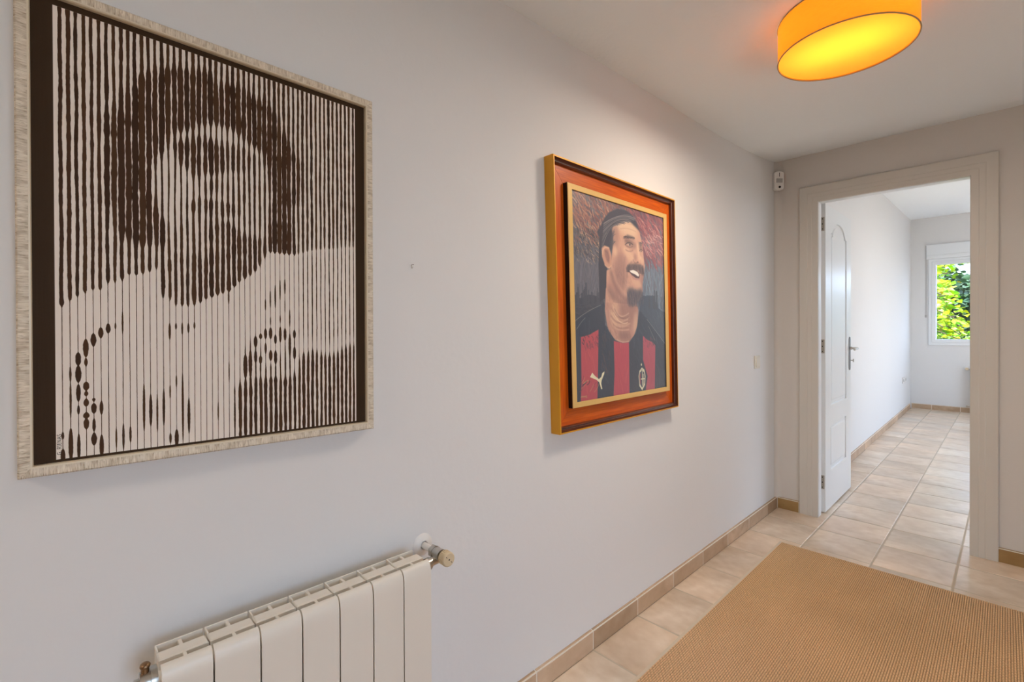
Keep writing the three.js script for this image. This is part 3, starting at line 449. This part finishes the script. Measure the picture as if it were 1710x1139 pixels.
  x.strokeStyle = '#2a2a35'; x.lineWidth = 2; for (let i = 0; i < 3; i++) { x.beginPath(); x.moveTo((0.673 + 0.011 * i) * w, 0.887 * h); x.lineTo((0.677 + 0.011 * i) * w, 0.876 * h); x.stroke(); }
  x.fillStyle = '#d0c79a'; x.beginPath(); for (let i = 0; i < 10; i++) { const a = -1.57 + i * 0.6283, r = i % 2 ? 4.5 : 10; x[i ? 'lineTo' : 'moveTo'](0.682 * w + r * Math.cos(a), 0.852 * h + r * Math.sin(a)); } x.fill();
  x.globalCompositeOperation = 'screen'; x.fillStyle = 'rgb(40,46,58)'; x.fillRect(0, 0, w, h); x.globalCompositeOperation = 'source-over';   // bluish veil painted in for the sheen reflected on the picture
});
portrait.wrapS = portrait.wrapT = THREE.ClampToEdgeWrapping;
const grain = (u, v) => fbm(u * 3, v * 60, 4, 2) + 0.5 * N(u * 1.5, v * 9, 4);
const orangeMap = dataTex(512, 512, (u, v) => { const k = clamp(0.5 + 0.9 * tileable(grain)(u, v), 0, 1); return [lerp(178, 232, k), lerp(66, 112, k), lerp(8, 18, k)]; }, true, 3);
const walnutMap = dataTex(512, 512, (u, v) => { const k = clamp(0.5 + 0.9 * tileable(grain)(u, v), 0, 1); return [lerp(58, 104, k), lerp(24, 48, k), lerp(14, 24, k)]; }, true, 3);
M.orangeWood = phy({ map: orangeMap, roughness: 0.45, clearcoat: 0.2, clearcoatRoughness: 0.25, specularIntensity: 0.5 });
M.walnut = phy({ map: walnutMap, roughness: 0.35, clearcoat: 0.5, clearcoatRoughness: 0.2 });
M.ochre = phy({ color: '#dd9c22', roughness: 0.45, metalness: 0.15, bumpMap: woodBump, bumpScale: 0.0002 });
M.paleGold = phy({ color: '#e6bd74', roughness: 0.42, metalness: 0.12, bumpMap: woodBump, bumpScale: 0.0002 });
{
  const p = thing('framed_picture', 'painted portrait of a smiling bearded man in an orange wooden frame', 'picture', [XW, 1.3282, 1.7096]);
  const to = (s, t, d) => [d, t, -s + 0.0353 * t];
  for (const g of mitred(-0.4235, 0.4235, -0.475, 0.475, [[0, 0.001], [0, 0.04], [0.0015, 0.042], [0.006, 0.042], [0.006, 0.001]], to)) part('rail', g, M.ochre, p);
  for (const g of mitred(-0.4175, 0.4175, -0.469, 0.469, [[0, 0.012], [0, 0.0415], [0.0015, 0.036], [0.0025, 0.031], [0.005, 0.0292], [0.0065, 0.031], [0.008, 0.0292], [0.0092, 0.022], [0.0098, 0.012]], to, { kt: 1.65 })) part('moulding', g, M.walnut, p);
  for (const g of mitred(-0.41, 0.41, -0.462, 0.462, [[0, 0.008], [0, 0.019], [0.085, 0.0165], [0.085, 0.008]], to, { gap: 0.0007 })) part('board', g, M.orangeWood, p);
  part('board_backing', mitred(-0.4, 0.4, -0.45, 0.45, [[0, 0.003], [0, 0.0075], [0.1, 0.0075], [0.1, 0.003]], to), M.dark, p);
  const IN = [-0.345, 0.354, -0.394, 0.398];
  part('inner_box', mitred(...IN, [[0, 0.012], [0, 0.0345], [0.025, 0.0345], [0.025, 0.012]], to, { kt: 0.76 }), M.black, p);
  for (const g of mitred(...IN, [[0.0003, 0.0345], [0.0003, 0.036], [0.002, 0.0375], [0.025, 0.0365], [0.0265, 0.0345]], to, { kt: 0.76 })) part('gilt_edge', g, M.paleGold, p);
  const g = new THREE.PlaneGeometry(0.651, 0.757, 2, 2).translate(0.0055, 0.003, 0), q = g.attributes.position;
  for (let i = 0; i < q.count; i++) q.setXYZ(i, ...to(q.getX(i), q.getY(i), 0.0315));
  g.computeVertexNormals();
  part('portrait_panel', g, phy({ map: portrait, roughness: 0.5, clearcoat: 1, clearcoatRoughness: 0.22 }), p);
  part('hanger', [new THREE.BoxGeometry(0.01, 0.04, 0.5).translate(0.006, 0.3, 0)], M.dark, p);
}
{
  const hk = thing('wall_hook', 'small bare picture hook on the white wall between the pictures', 'hook', [XW, 1.383, 2.6776]);
  part('nail', [cyl(0.0009, 0.0009, 0.01, 8).rotateZ(Math.PI / 2).translate(0.005, 0.004, 0), new THREE.SphereGeometry(0.0014, 8, 6).translate(0.0095, 0.004, 0)], M.steel, hk);
  part('hook', tube([[0.001, 0.004, 0], [0.0015, -0.0025, 0], [0.003, -0.005, 0], [0.006, -0.0035, 0], [0.0065, 0, 0]], 0.0008, 16, 6), M.chrome, hk);
}

// ---------------------------------------------------------------- radiators
const section = (() => {                              // one cast section: u along the wall, y up, w out of the wall; 77.4 mm wide
  const top = 0.65, bot = 0.07, P = 0.0774, a = P / 2;
  const place = (g) => uvBox(g);
  const front = [];                                   // front plate with its rounded shoulder, seen from the side (w, y)
  { const sh = new THREE.Shape(); sh.moveTo(0.1215, bot); sh.lineTo(0.125, bot); sh.lineTo(0.125, top - 0.034); sh.quadraticCurveTo(0.125, top - 0.001, 0.11, top); sh.lineTo(0.1075, top); sh.quadraticCurveTo(0.1215, top - 0.012, 0.1215, top - 0.04); sh.lineTo(0.1215, bot);
    front.push(basis(ext(sh, P - 0.0022, 0.0012), [0, 0, 1], [0, 1, 0], [-1, 0, 0], [a - 0.0011, 0, 0])); }
  const core = [rbox(-a + 0.001, a - 0.001, 0.59, top - 0.002, 0.061, 0.09, 0.004), rbox(-a + 0.012, a - 0.012, bot, 0.6, 0.064, 0.087, 0.004), cyl(0.022, 0.022, P - 0.001, 24).rotateZ(Math.PI / 2).translate(0, 0.615, 0.0755), cyl(0.022, 0.022, P - 0.001, 24).rotateZ(Math.PI / 2).translate(0, 0.1, 0.0755),
    rbox(-a + 0.001, a - 0.001, top - 0.022, top - 0.003, 0.0875, 0.0905, 0.001)];
  const fins = [rbox(-0.0032, 0.0032, 0.6, top - 0.0035, 0.042, 0.1095, 0.0015), rbox(-0.0032, 0.0032, bot, 0.61, 0.042, 0.1215, 0.0015), rbox(-a + 0.0008, -a + 0.003, bot, top - 0.06, 0.06, 0.1, 0.0006), rbox(a - 0.003, a - 0.0008, bot, top - 0.06, 0.06, 0.1, 0.0006)];
  const backp = [rbox(-a + 0.0012, a - 0.0012, bot, top, 0.04, 0.043, 0.0012), rbox(-a + 0.0012, -a + 0.0045, bot, top - 0.001, 0.04, 0.064, 0.001), rbox(a - 0.0045, a - 0.0012, bot, top - 0.02, 0.04, 0.064, 0.001)];
  return { front: mergeGeometries(front.map(place)), core: mergeGeometries([...core, ...fins, ...backp].map((g) => (g.index ? g.toNonIndexed() : g))) };
})();
function radiator(label, n, pos, turn, flip) {
  const r = thing('radiator', label, 'radiator', pos); r.rotation.y = turn;
  const P = 0.0774, half = n * P / 2, s = flip ? -1 : 1;
  for (let i = 0; i < n; i++) {
    const u = -half + (i + 0.5) * P, c = part('section', section.core, M.enamel, r), f = part('front_plate', section.front, M.enamel, c);
    c.position.x = u;
  }
  const brackets = [-1, 1].map((k) => rbox(k * half * 0.5 - 0.012, k * half * 0.5 + 0.012, 0.5, 0.56, 0, 0.045, 0.003));
  part('bracket', brackets[0], M.enamel, r); part('bracket', brackets[1], M.enamel, r);
  // valve at one end
  const v = s * (half + 0.056), Y = 0.633;
  const lathe = (pts) => new THREE.LatheGeometry(pts.map((p) => new THREE.Vector2(...p)), 32).rotateX(Math.PI / 2);
  part('rosette', lathe([[0.0095, 0.006], [0.0115, 0.0105], [0.014, 0.0085], [0.024, 0.0055], [0.0295, 0.002], [0.0295, 0]]).translate(v, Y, 0), M.whitePlastic, r);
  part('pipe', cyl(0.0085, 0.0085, 0.05, 20).rotateX(Math.PI / 2).translate(v, Y, 0.03), M.whitePlastic, r);
  const vb = part('valve', [cyl(0.0165, 0.0165, 0.012, 6).rotateX(Math.PI / 2).translate(v, Y, 0.055), cyl(0.0135, 0.0155, 0.03, 20).rotateX(Math.PI / 2).translate(v, Y, 0.075), cyl(0.0105, 0.0105, 0.012, 20).rotateX(Math.PI / 2).translate(v, Y, 0.094), cyl(0.0105, 0.0115, 0.03, 20).rotateZ(s * Math.PI / 2).translate(v - s * 0.018, Y - 0.013, 0.0755), cyl(0.015, 0.015, 0.012, 6).rotateZ(Math.PI / 2).translate(v - s * 0.032, Y - 0.015, 0.0755)], M.chrome, r);
  part('valve_nut', cyl(0.0165, 0.0165, 0.014, 8).rotateZ(Math.PI / 2).translate(s * (half + 0.008), Y - 0.017, 0.0755), M.brass, r);
  const kn = part('knob', [lathe([[0.0001, 0], [0.0135, 0], [0.0165, 0.003], [0.0185, 0.022], [0.0176, 0.026], [0.0155, 0.0278], [0.0148, 0.0268], [0.0001, 0.0268]]).translate(v, Y, 0.094), ...Array.from({ length: 22 }, (_, i) => new THREE.BoxGeometry(0.0014, 0.0014, 0.017).translate(0, 0.0176, 0.107).applyMatrix4(new THREE.Matrix4().makeRotationZ(i / 22 * 6.2832)).translate(v, Y, 0))], M.creamPlastic, r);
  part('knob_mark', [[0, 0, 0.0035, 0.0026], [0.0055, 0.0055, 0.0012, 0.0044], [-0.0055, -0.0055, 0.0012, 0.0044]].map(([a, b, w, h]) => new THREE.BoxGeometry(w, h, 0.0012).rotateZ(0.75).translate(v + a * 1.4, Y - b * 1.4, 0.121)), M.dark, kn);
  // blanking plug and air vent at the other end
  const e = -s * (half + 0.004);
  part('plug', [cyl(0.021, 0.021, 0.01, 24).rotateZ(Math.PI / 2).translate(e, 0.613, 0.0755), cyl(0.0175, 0.0185, 0.016, 8).rotateZ(Math.PI / 2).translate(e - s * 0.012, 0.613, 0.0755), cyl(0.009, 0.009, 0.008, 16).rotateZ(Math.PI / 2).translate(e - s * 0.023, 0.613, 0.0755)], M.chrome, r);
  part('air_vent', [cyl(0.006, 0.006, 0.012, 12).translate(e - s * 0.012, 0.633, 0.0755), new THREE.SphereGeometry(0.008, 14, 10).scale(1, 0.75, 1).translate(e - s * 0.012, 0.6405, 0.0755)], M.brass, r);
  part('return_pipe', [cyl(0.008, 0.008, 0.05, 16).rotateX(Math.PI / 2).translate(v, 0.1, 0.025), cyl(0.013, 0.013, 0.04, 16).rotateX(Math.PI / 2).translate(v, 0.1, 0.06), cyl(0.01, 0.01, 0.06, 16).rotateZ(Math.PI / 2).translate(v - s * 0.03, 0.1, 0.0755)], M.chrome, r);
  return r;
}
radiator('white aluminium radiator with cream knob below the striped portrait', 7, [XW, 0, 2.974], Math.PI / 2, false);
radiator('white radiator under the far window, mostly hidden by the door casing', 9, [0.66 + 0.056 + 0.348, 0, ZB], 0, true);

// ---------------------------------------------------------------- ceiling lamps
const fabric = dataTex(256, 256, (u, v) => { const k = 0.5 + 0.22 * Math.sin(v * 120 * 6.2832) + 0.3 * tileable((a, b) => fbm(a * 8, b * 70, 3))(u, v); return [255, lerp(200, 255, k), lerp(170, 255, k)]; }, true);
fabric.repeat.set(6, 1);
M.shade = phy({ color: '#f4bd44', map: fabric, roughness: 1, transmission: 0.42, thickness: 0, side: THREE.DoubleSide, specularIntensity: 0.2 });
M.diffuser = phy({ color: '#ffbf52', roughness: 1, transmission: 0.55, thickness: 0, side: THREE.DoubleSide, specularIntensity: 0.2, emissive: '#ffab35', emissiveIntensity: 0.15 });
M.rim = std({ color: '#b49c6c', roughness: 0.6 });
M.bulb = std({ color: '#ffffff', emissive: '#ffc070', emissiveIntensity: 3 });
function ceilingLamp(x, z, label) {
  const yT = (z < -0.3 ? farCeil(z) : hallCeiling(z)) - 0.003, R = 0.19, h = 0.122, l = thing('ceiling_lamp', label, 'lamp', [x, yT, z]);
  part('ceiling_plate', cyl(0.13, 0.13, 0.012, 48).translate(0, -0.006, 0), M.whitePlastic, l);
  part('shade', new THREE.LatheGeometry([[R, 0], [R, -h]].map((p) => new THREE.Vector2(...p)), 96), M.shade, l);
  const tor = (y) => new THREE.TorusGeometry(R, 0.0022, 8, 96).rotateX(Math.PI / 2).translate(0, y, 0);
  part('rim', [tor(-h), tor(-0.002)], M.rim, l);
  part('diffuser', new THREE.CircleGeometry(R - 0.002, 96).rotateX(Math.PI / 2).translate(0, -h + 0.004, 0), M.diffuser, l);
  for (const k of [-1, 1]) {
    const dx = k * 0.067, dz = 0.03;
    const b = part('bulb', new THREE.SphereGeometry(0.021, 20, 14).scale(1, 1.2, 1).translate(dx, -0.062, dz), M.bulb, l);
    part('socket', cyl(0.014, 0.016, 0.03, 16).translate(dx, -0.024, dz), M.whitePlastic, l);
    const p = new THREE.PointLight(new THREE.Color().setRGB(1, 0.66, 0.27), BULB); p.position.set(x + dx, yT - 0.062, z + dz); p.castShadow = true; p.shadow.radius = 1; p.name = 'lamp_bulb'; scene.add(p);
  }
  const a = new THREE.RectAreaLight(new THREE.Color().setRGB(1, 0.89, 0.74), PANEL, 0.26, 0.26); a.position.set(x, yT - h - 0.004, z); a.lookAt(x, 0, z); a.name = 'lamp_panel'; scene.add(a);
  return l;
}
ceilingLamp(0.701, 1.465, 'round drum ceiling lamp with glowing amber fabric shade');
ceilingLamp(1.9, -2.7, 'unseen drum ceiling lamp added to brighten the far room floor');  // added out of view to light the far room floor from above
ceilingLamp(0.701, 4.9, 'round drum ceiling lamp over the hall behind the camera');

// ---------------------------------------------------------------- small wall fittings
{
  const s = thing('motion_sensor', 'small white alarm motion sensor in the upper wall corner', 'alarm sensor', [0.012, 2.197, -0.165]); s.rotation.y = Math.PI / 4;
  part('bracket', rbox(-0.012, 0.012, -0.045, 0.045, -0.034, -0.012, 0.003), M.greyPlastic, s);
  const pill = new THREE.Shape(); pill.moveTo(-0.032, -0.046); pill.quadraticCurveTo(-0.03, -0.062, 0, -0.064); pill.quadraticCurveTo(0.03, -0.062, 0.032, -0.046); pill.lineTo(0.032, 0.048); pill.quadraticCurveTo(0.03, 0.062, 0, 0.064); pill.quadraticCurveTo(-0.03, 0.062, -0.032, 0.048);
  part('housing', ext(pill, 0.034, 0.006).translate(0, 0, -0.014), M.whitePlastic, s);
  part('lens', rbox(-0.021, 0.021, -0.014, 0.014, 0.016, 0.022, 0.003), M.greyPlastic, s);
  part('camera_eye', cyl(0.0075, 0.0075, 0.005, 20).rotateX(Math.PI / 2).translate(0.001, -0.043, 0.0205), M.black, s);
  part('indicator', rbox(-0.0016, 0.0016, 0.026, 0.052, 0.019, 0.021, 0.0006), M.dark, s);
}
{
  const s = thing('light_switch', 'white rocker light switch on the wall near the door', 'light switch', [XW, 1.003, 0.158]);
  part('plate', rbox(0, 0.008, -0.041, 0.041, -0.041, 0.041, 0.0035), M.creamPlastic.clone(), s).material.color.set('#e6e0d4');
  part('rocker', rbox(0.006, 0.0125, -0.03, 0.03, -0.03, 0.03, 0.003).rotateZ(0.03), s.children[0].material, s);
}
for (const [z, label] of [[-5.27, 'white double power socket low on the far room wall, the half nearer the door'], [-5.5, 'white power socket low on the far room wall, the half nearer the window']]) {
  const s = thing('power_socket', label, 'socket', [skirtX(z) - 0.012, 0.477, z], 'sockets on the far room wall');
  part('plate', rbox(0, 0.01, -0.041, 0.041, -0.041, 0.041, 0.003), M.whitePlastic, s);
  part('well', new THREE.LatheGeometry([[0.0001, 0.0102], [0.018, 0.0102], [0.0195, 0.0125], [0.021, 0.0102]].map((p) => new THREE.Vector2(...p)), 24).rotateZ(-Math.PI / 2), M.greyPlastic, s);
}

// ---------------------------------------------------------------- rug
{
  const x0 = 0, x1 = 1.42, z0 = 0, z1 = 3.9, pitch = 0.0073, n = Math.round((x1 - x0) / pitch), nz = 26, P = [], U = [], C = [], I = [];
  const prof = [[0, 0.0014], [0.2, 0.0052], [0.5, 0.007], [0.8, 0.0052]];
  const cols = []; for (let i = 0; i < n; i++) for (const [a, y] of prof) cols.push([x0 + (i + a) * pitch, y]); cols.push([n * pitch, 0.0014]);
  for (let j = 0; j <= nz; j++) for (const [x, y] of cols) {
    const z = z0 + (z1 - z0) * j / nz, wv = 0.0012 * N(x * 5, z * 4, 2), k = fbm(x * 3, z * 3, 4, 6), l = N(x * 1.4, z * 1.1, 9);
    P.push(x, y + Math.max(0, wv), z + (j === 0 ? 0.0016 * N(x * 90, 3) : 0)); U.push(x / 0.2336, z / 0.2336); const q = 0.97 + 0.22 * k; C.push(q, q * (1 + 0.05 * l), q * (1 + 0.16 * l));
  }
  const c = cols.length; for (let j = 0; j < nz; j++) for (let i = 0; i < c - 1; i++) { const a = j * c + i; I.push(a, a + c, a + 1, a + 1, a + c, a + c + 1); }
  const g = new THREE.BufferGeometry(); g.setAttribute('position', new THREE.Float32BufferAttribute(P, 3)); g.setAttribute('uv', new THREE.Float32BufferAttribute(U, 2)); g.setAttribute('color', new THREE.Float32BufferAttribute(C, 3)); g.setIndex(I); g.computeVertexNormals();
  const knots = (u, v) => { const i = Math.floor(u * 32), o = (Math.sin(i * 12.9898) * 43758.5453) % 1, w = v * 22 + o + 0.8 * N(i * 3.3, v * 14); return 0.5 + 0.5 * Math.cos(w * 6.2832); };
  const sisal = dataTex(1024, 1024, (u, v) => { const k = knots(u, v), f = fbm(u * 150, v * 150, 2), gap = 1 - 0.42 * Math.exp(-Math.pow((0.5 - Math.abs((u * 32) % 1 - 0.5)) / 0.15, 2)) * (0.75 + 1.1 * N(u * 70, v * 60, 4)), t = Math.sin(Math.floor(u * 32) * 3.7 + Math.floor(v * 26) * 9.1), q = (0.9 + 0.03 * k + 0.3 * f + 0.05 * t) * gap; return [250 * q, 206 * q, 157 * q]; }, true);  // colour darkened between the ribs to stand for shade in the valleys
  const sisalBump = dataTex(1024, 1024, (u, v) => 0.4 + 0.2 * knots(u, v) + 0.6 * fbm(u * 110, v * 70, 2), false);
  const rug = thing('rug', 'ribbed tan sisal rug on the beige hall tiles', 'rug', [0.194, 0, 0.379]); rug.rotation.y = 0.004;
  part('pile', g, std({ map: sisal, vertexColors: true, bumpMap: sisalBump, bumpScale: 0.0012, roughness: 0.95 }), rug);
  part('binding', [box(x0 - 0.011, x0 + 0.001, 0.0006, 0.0042, z0 - 0.009, z1), box(x1 - 0.001, x1 + 0.011, 0.0006, 0.0042, z0 - 0.009, z1), box(x0, x1, 0.0006, 0.0042, z0 - 0.009, z0 + 0.001), box(x0, x1, 0.0004, 0.0009, z0, z1)], std({ color: '#dccdb9', roughness: 0.9 }), rug);
}

// ---------------------------------------------------------------- trees outside the far window
seed = 21;
function leafGeo(L, w) {
  const P = [], I = [], rows = 5;
  for (let j = 0; j <= rows; j++) { const t = j / rows, ww = w * Math.sin(Math.PI * Math.pow(t, 0.7)) * 0.5 + 0.001, y = -0.28 * L * t * t; P.push(-ww, y + 0.25 * ww, t * L, 0, y, t * L, ww, y + 0.25 * ww, t * L); }
  for (let j = 0; j < rows; j++) for (const k of [0, 1]) { const a = j * 3 + k; I.push(a, a + 3, a + 1, a + 1, a + 3, a + 4); }
  const g = new THREE.BufferGeometry(); g.setAttribute('position', new THREE.Float32BufferAttribute(P, 3)); g.setIndex(I); g.computeVertexNormals(); return g;
}
function foliage(name, n, geo, mat, place, hue, parent) {
  const m = new THREE.InstancedMesh(geo, mat, n), o = new THREE.Object3D(), c = new THREE.Color();
  for (let i = 0; i < n; i++) { place(o); o.updateMatrix(); m.setMatrixAt(i, o.matrix); hue(c); m.setColorAt(i, c); }
  m.name = name; m.userData.kind = 'stuff'; m.castShadow = m.receiveShadow = true; parent.add(m); return m;
}
{
  const leafA = [leafGeo(0.12, 0.1), leafGeo(0.1, 0.085), leafGeo(0.135, 0.1)];
  const limeMats = ['#d6da12', '#bcd014', '#9cc018', '#e2e01c'].map((c) => phy({ color: c, roughness: 0.5, transmission: 0.45, thickness: 0, side: THREE.DoubleSide, specularIntensity: 0.4 }));
  const barkM = std({ color: '#5b4a38', roughness: 0.95 });
  const t = thing('broadleaf_tree', 'yellow green sunlit broadleaf tree just outside the far window', 'tree', [-0.72, 0.05, -9.4]);
  part('trunk', tube([[0, -0.3, 0], [0.05, 1, 0.02], [-0.03, 2, -0.05], [0.1, 3.4, 0]], 0.07, 20, 10), barkM, t);
  const tips = [];
  for (let i = 0; i < 34; i++) {
    const y0 = rr(0.9, 3), a = rr(-0.9, 0.9), L = rr(0.7, 1.25), end = [Math.cos(a) * L, y0 + rr(-0.35, 0.35), Math.sin(a) * L * 0.7];
    part('branch', tube([[0.02, y0, 0], [end[0] * 0.5, y0 + 0.14, end[2] * 0.5], end], 0.011, 10, 6), barkM, t);
    for (let k = 0; k < 6; k++) { const q = lerp(0.35, 1, k / 5); tips.push([end[0] * q, lerp(y0, end[1], q) + 0.1 * Math.sin(q * 3), end[2] * q]); }
  }
  for (let i = 0; i < 290; i++) {
    const p = tips[Math.floor(rnd() * tips.length)], m = part('leaf', leafA[i % 3], limeMats[Math.floor(rnd() * 4)], t);
    m.position.set(p[0] + rr(-0.13, 0.13), p[1] + rr(-0.14, 0.14), p[2] + rr(-0.13, 0.13)); m.rotation.set(rr(-0.7, 0.9), rr(0, 6.28), rr(-0.6, 0.6)); m.scale.setScalar(rr(0.7, 1.15));
  }
  foliage('foliage', 2600, leafA[0], phy({ color: '#ffffff', roughness: 0.5, transmission: 0.4, thickness: 0, side: THREE.DoubleSide }), (o) => {
    const p = tips[Math.floor(rnd() * tips.length)]; o.position.set(p[0] + rr(-0.3, 0.16), p[1] + rr(-0.2, 0.2), p[2] - rr(0.05, 0.5)); o.rotation.set(rr(-0.8, 0.9), rr(0, 6.28), rr(-0.6, 0.6)); o.scale.setScalar(rr(0.6, 1.1));
  }, (c) => c.setRGB(rr(0.16, 0.6), rr(0.34, 0.68), rr(0.006, 0.016)), t);
  const darkLeaf = leafGeo(0.1, 0.07);
  for (const [x, z, hgt, rad, n, label] of [[0.55, -14.5, 2.6, 1.7, 17000, 'dark green tree behind the sunlit tree in the window'], [-1.9, -15.5, 4.8, 2.0, 9000, 'tall dark green tree further left outside the window'], [3.4, -17, 2.7, 2.0, 7000, 'low dark green tree further right outside the window']]) {
    const d = thing('dense_tree', label, 'tree', [x, -0.2, z]);
    part('trunk', tube([[0, 0, 0], [0.06, hgt * 0.4, 0], [-0.02, hgt * 0.75, 0]], 0.11, 12, 8), barkM, d);
    foliage('foliage', n, darkLeaf, phy({ color: '#ffffff', roughness: 0.55, transmission: 0.25, thickness: 0, side: THREE.DoubleSide }), (o) => {
      const a = rr(0, 6.2832), cy = rr(-1, 1), q = Math.cbrt(rr(0.25, 1)), s = Math.sqrt(1 - cy * cy), b = 1 + 0.25 * N(Math.cos(a) * 2, cy * 3, x);
      o.position.set(Math.cos(a) * s * q * rad * b, hgt * 0.56 + cy * q * hgt * 0.5 * b, Math.sin(a) * s * q * rad * b); o.rotation.set(rr(-1, 1), rr(0, 6.28), rr(-1, 1)); o.scale.setScalar(rr(0.9, 2));
    }, (c) => { const k = rr(0.5, 1.5); c.setRGB(0.05 * k, 0.105 * k, 0.035 * k); }, d);
  }
  const hedge = thing('hedge', 'low yellow green hedge under the far window view', 'hedge', [0.4, -0.2, -10.6]);
  part('stem', [-0.8, -0.3, 0.2, 0.7].map((q) => tube([[q, 0, 0], [q + 0.05, 0.5, 0], [q, 0.95, 0.04]], 0.014, 8, 6)), barkM, hedge);
  foliage('foliage', 1500, leafA[1], phy({ color: '#ffffff', roughness: 0.5, transmission: 0.4, thickness: 0, side: THREE.DoubleSide }), (o) => {
    o.position.set(rr(-1.2, 1.2), rr(0.1, 1.32) + 0.12 * N(o.position.x, 1), rr(-0.35, 0.35)); o.rotation.set(rr(-0.8, 0.9), rr(0, 6.28), rr(-0.6, 0.6)); o.scale.setScalar(rr(0.6, 1.2));
  }, (c) => c.setRGB(rr(0.2, 0.45), rr(0.4, 0.62), 0.012), hedge);
}

renderer.render(scene, camera);
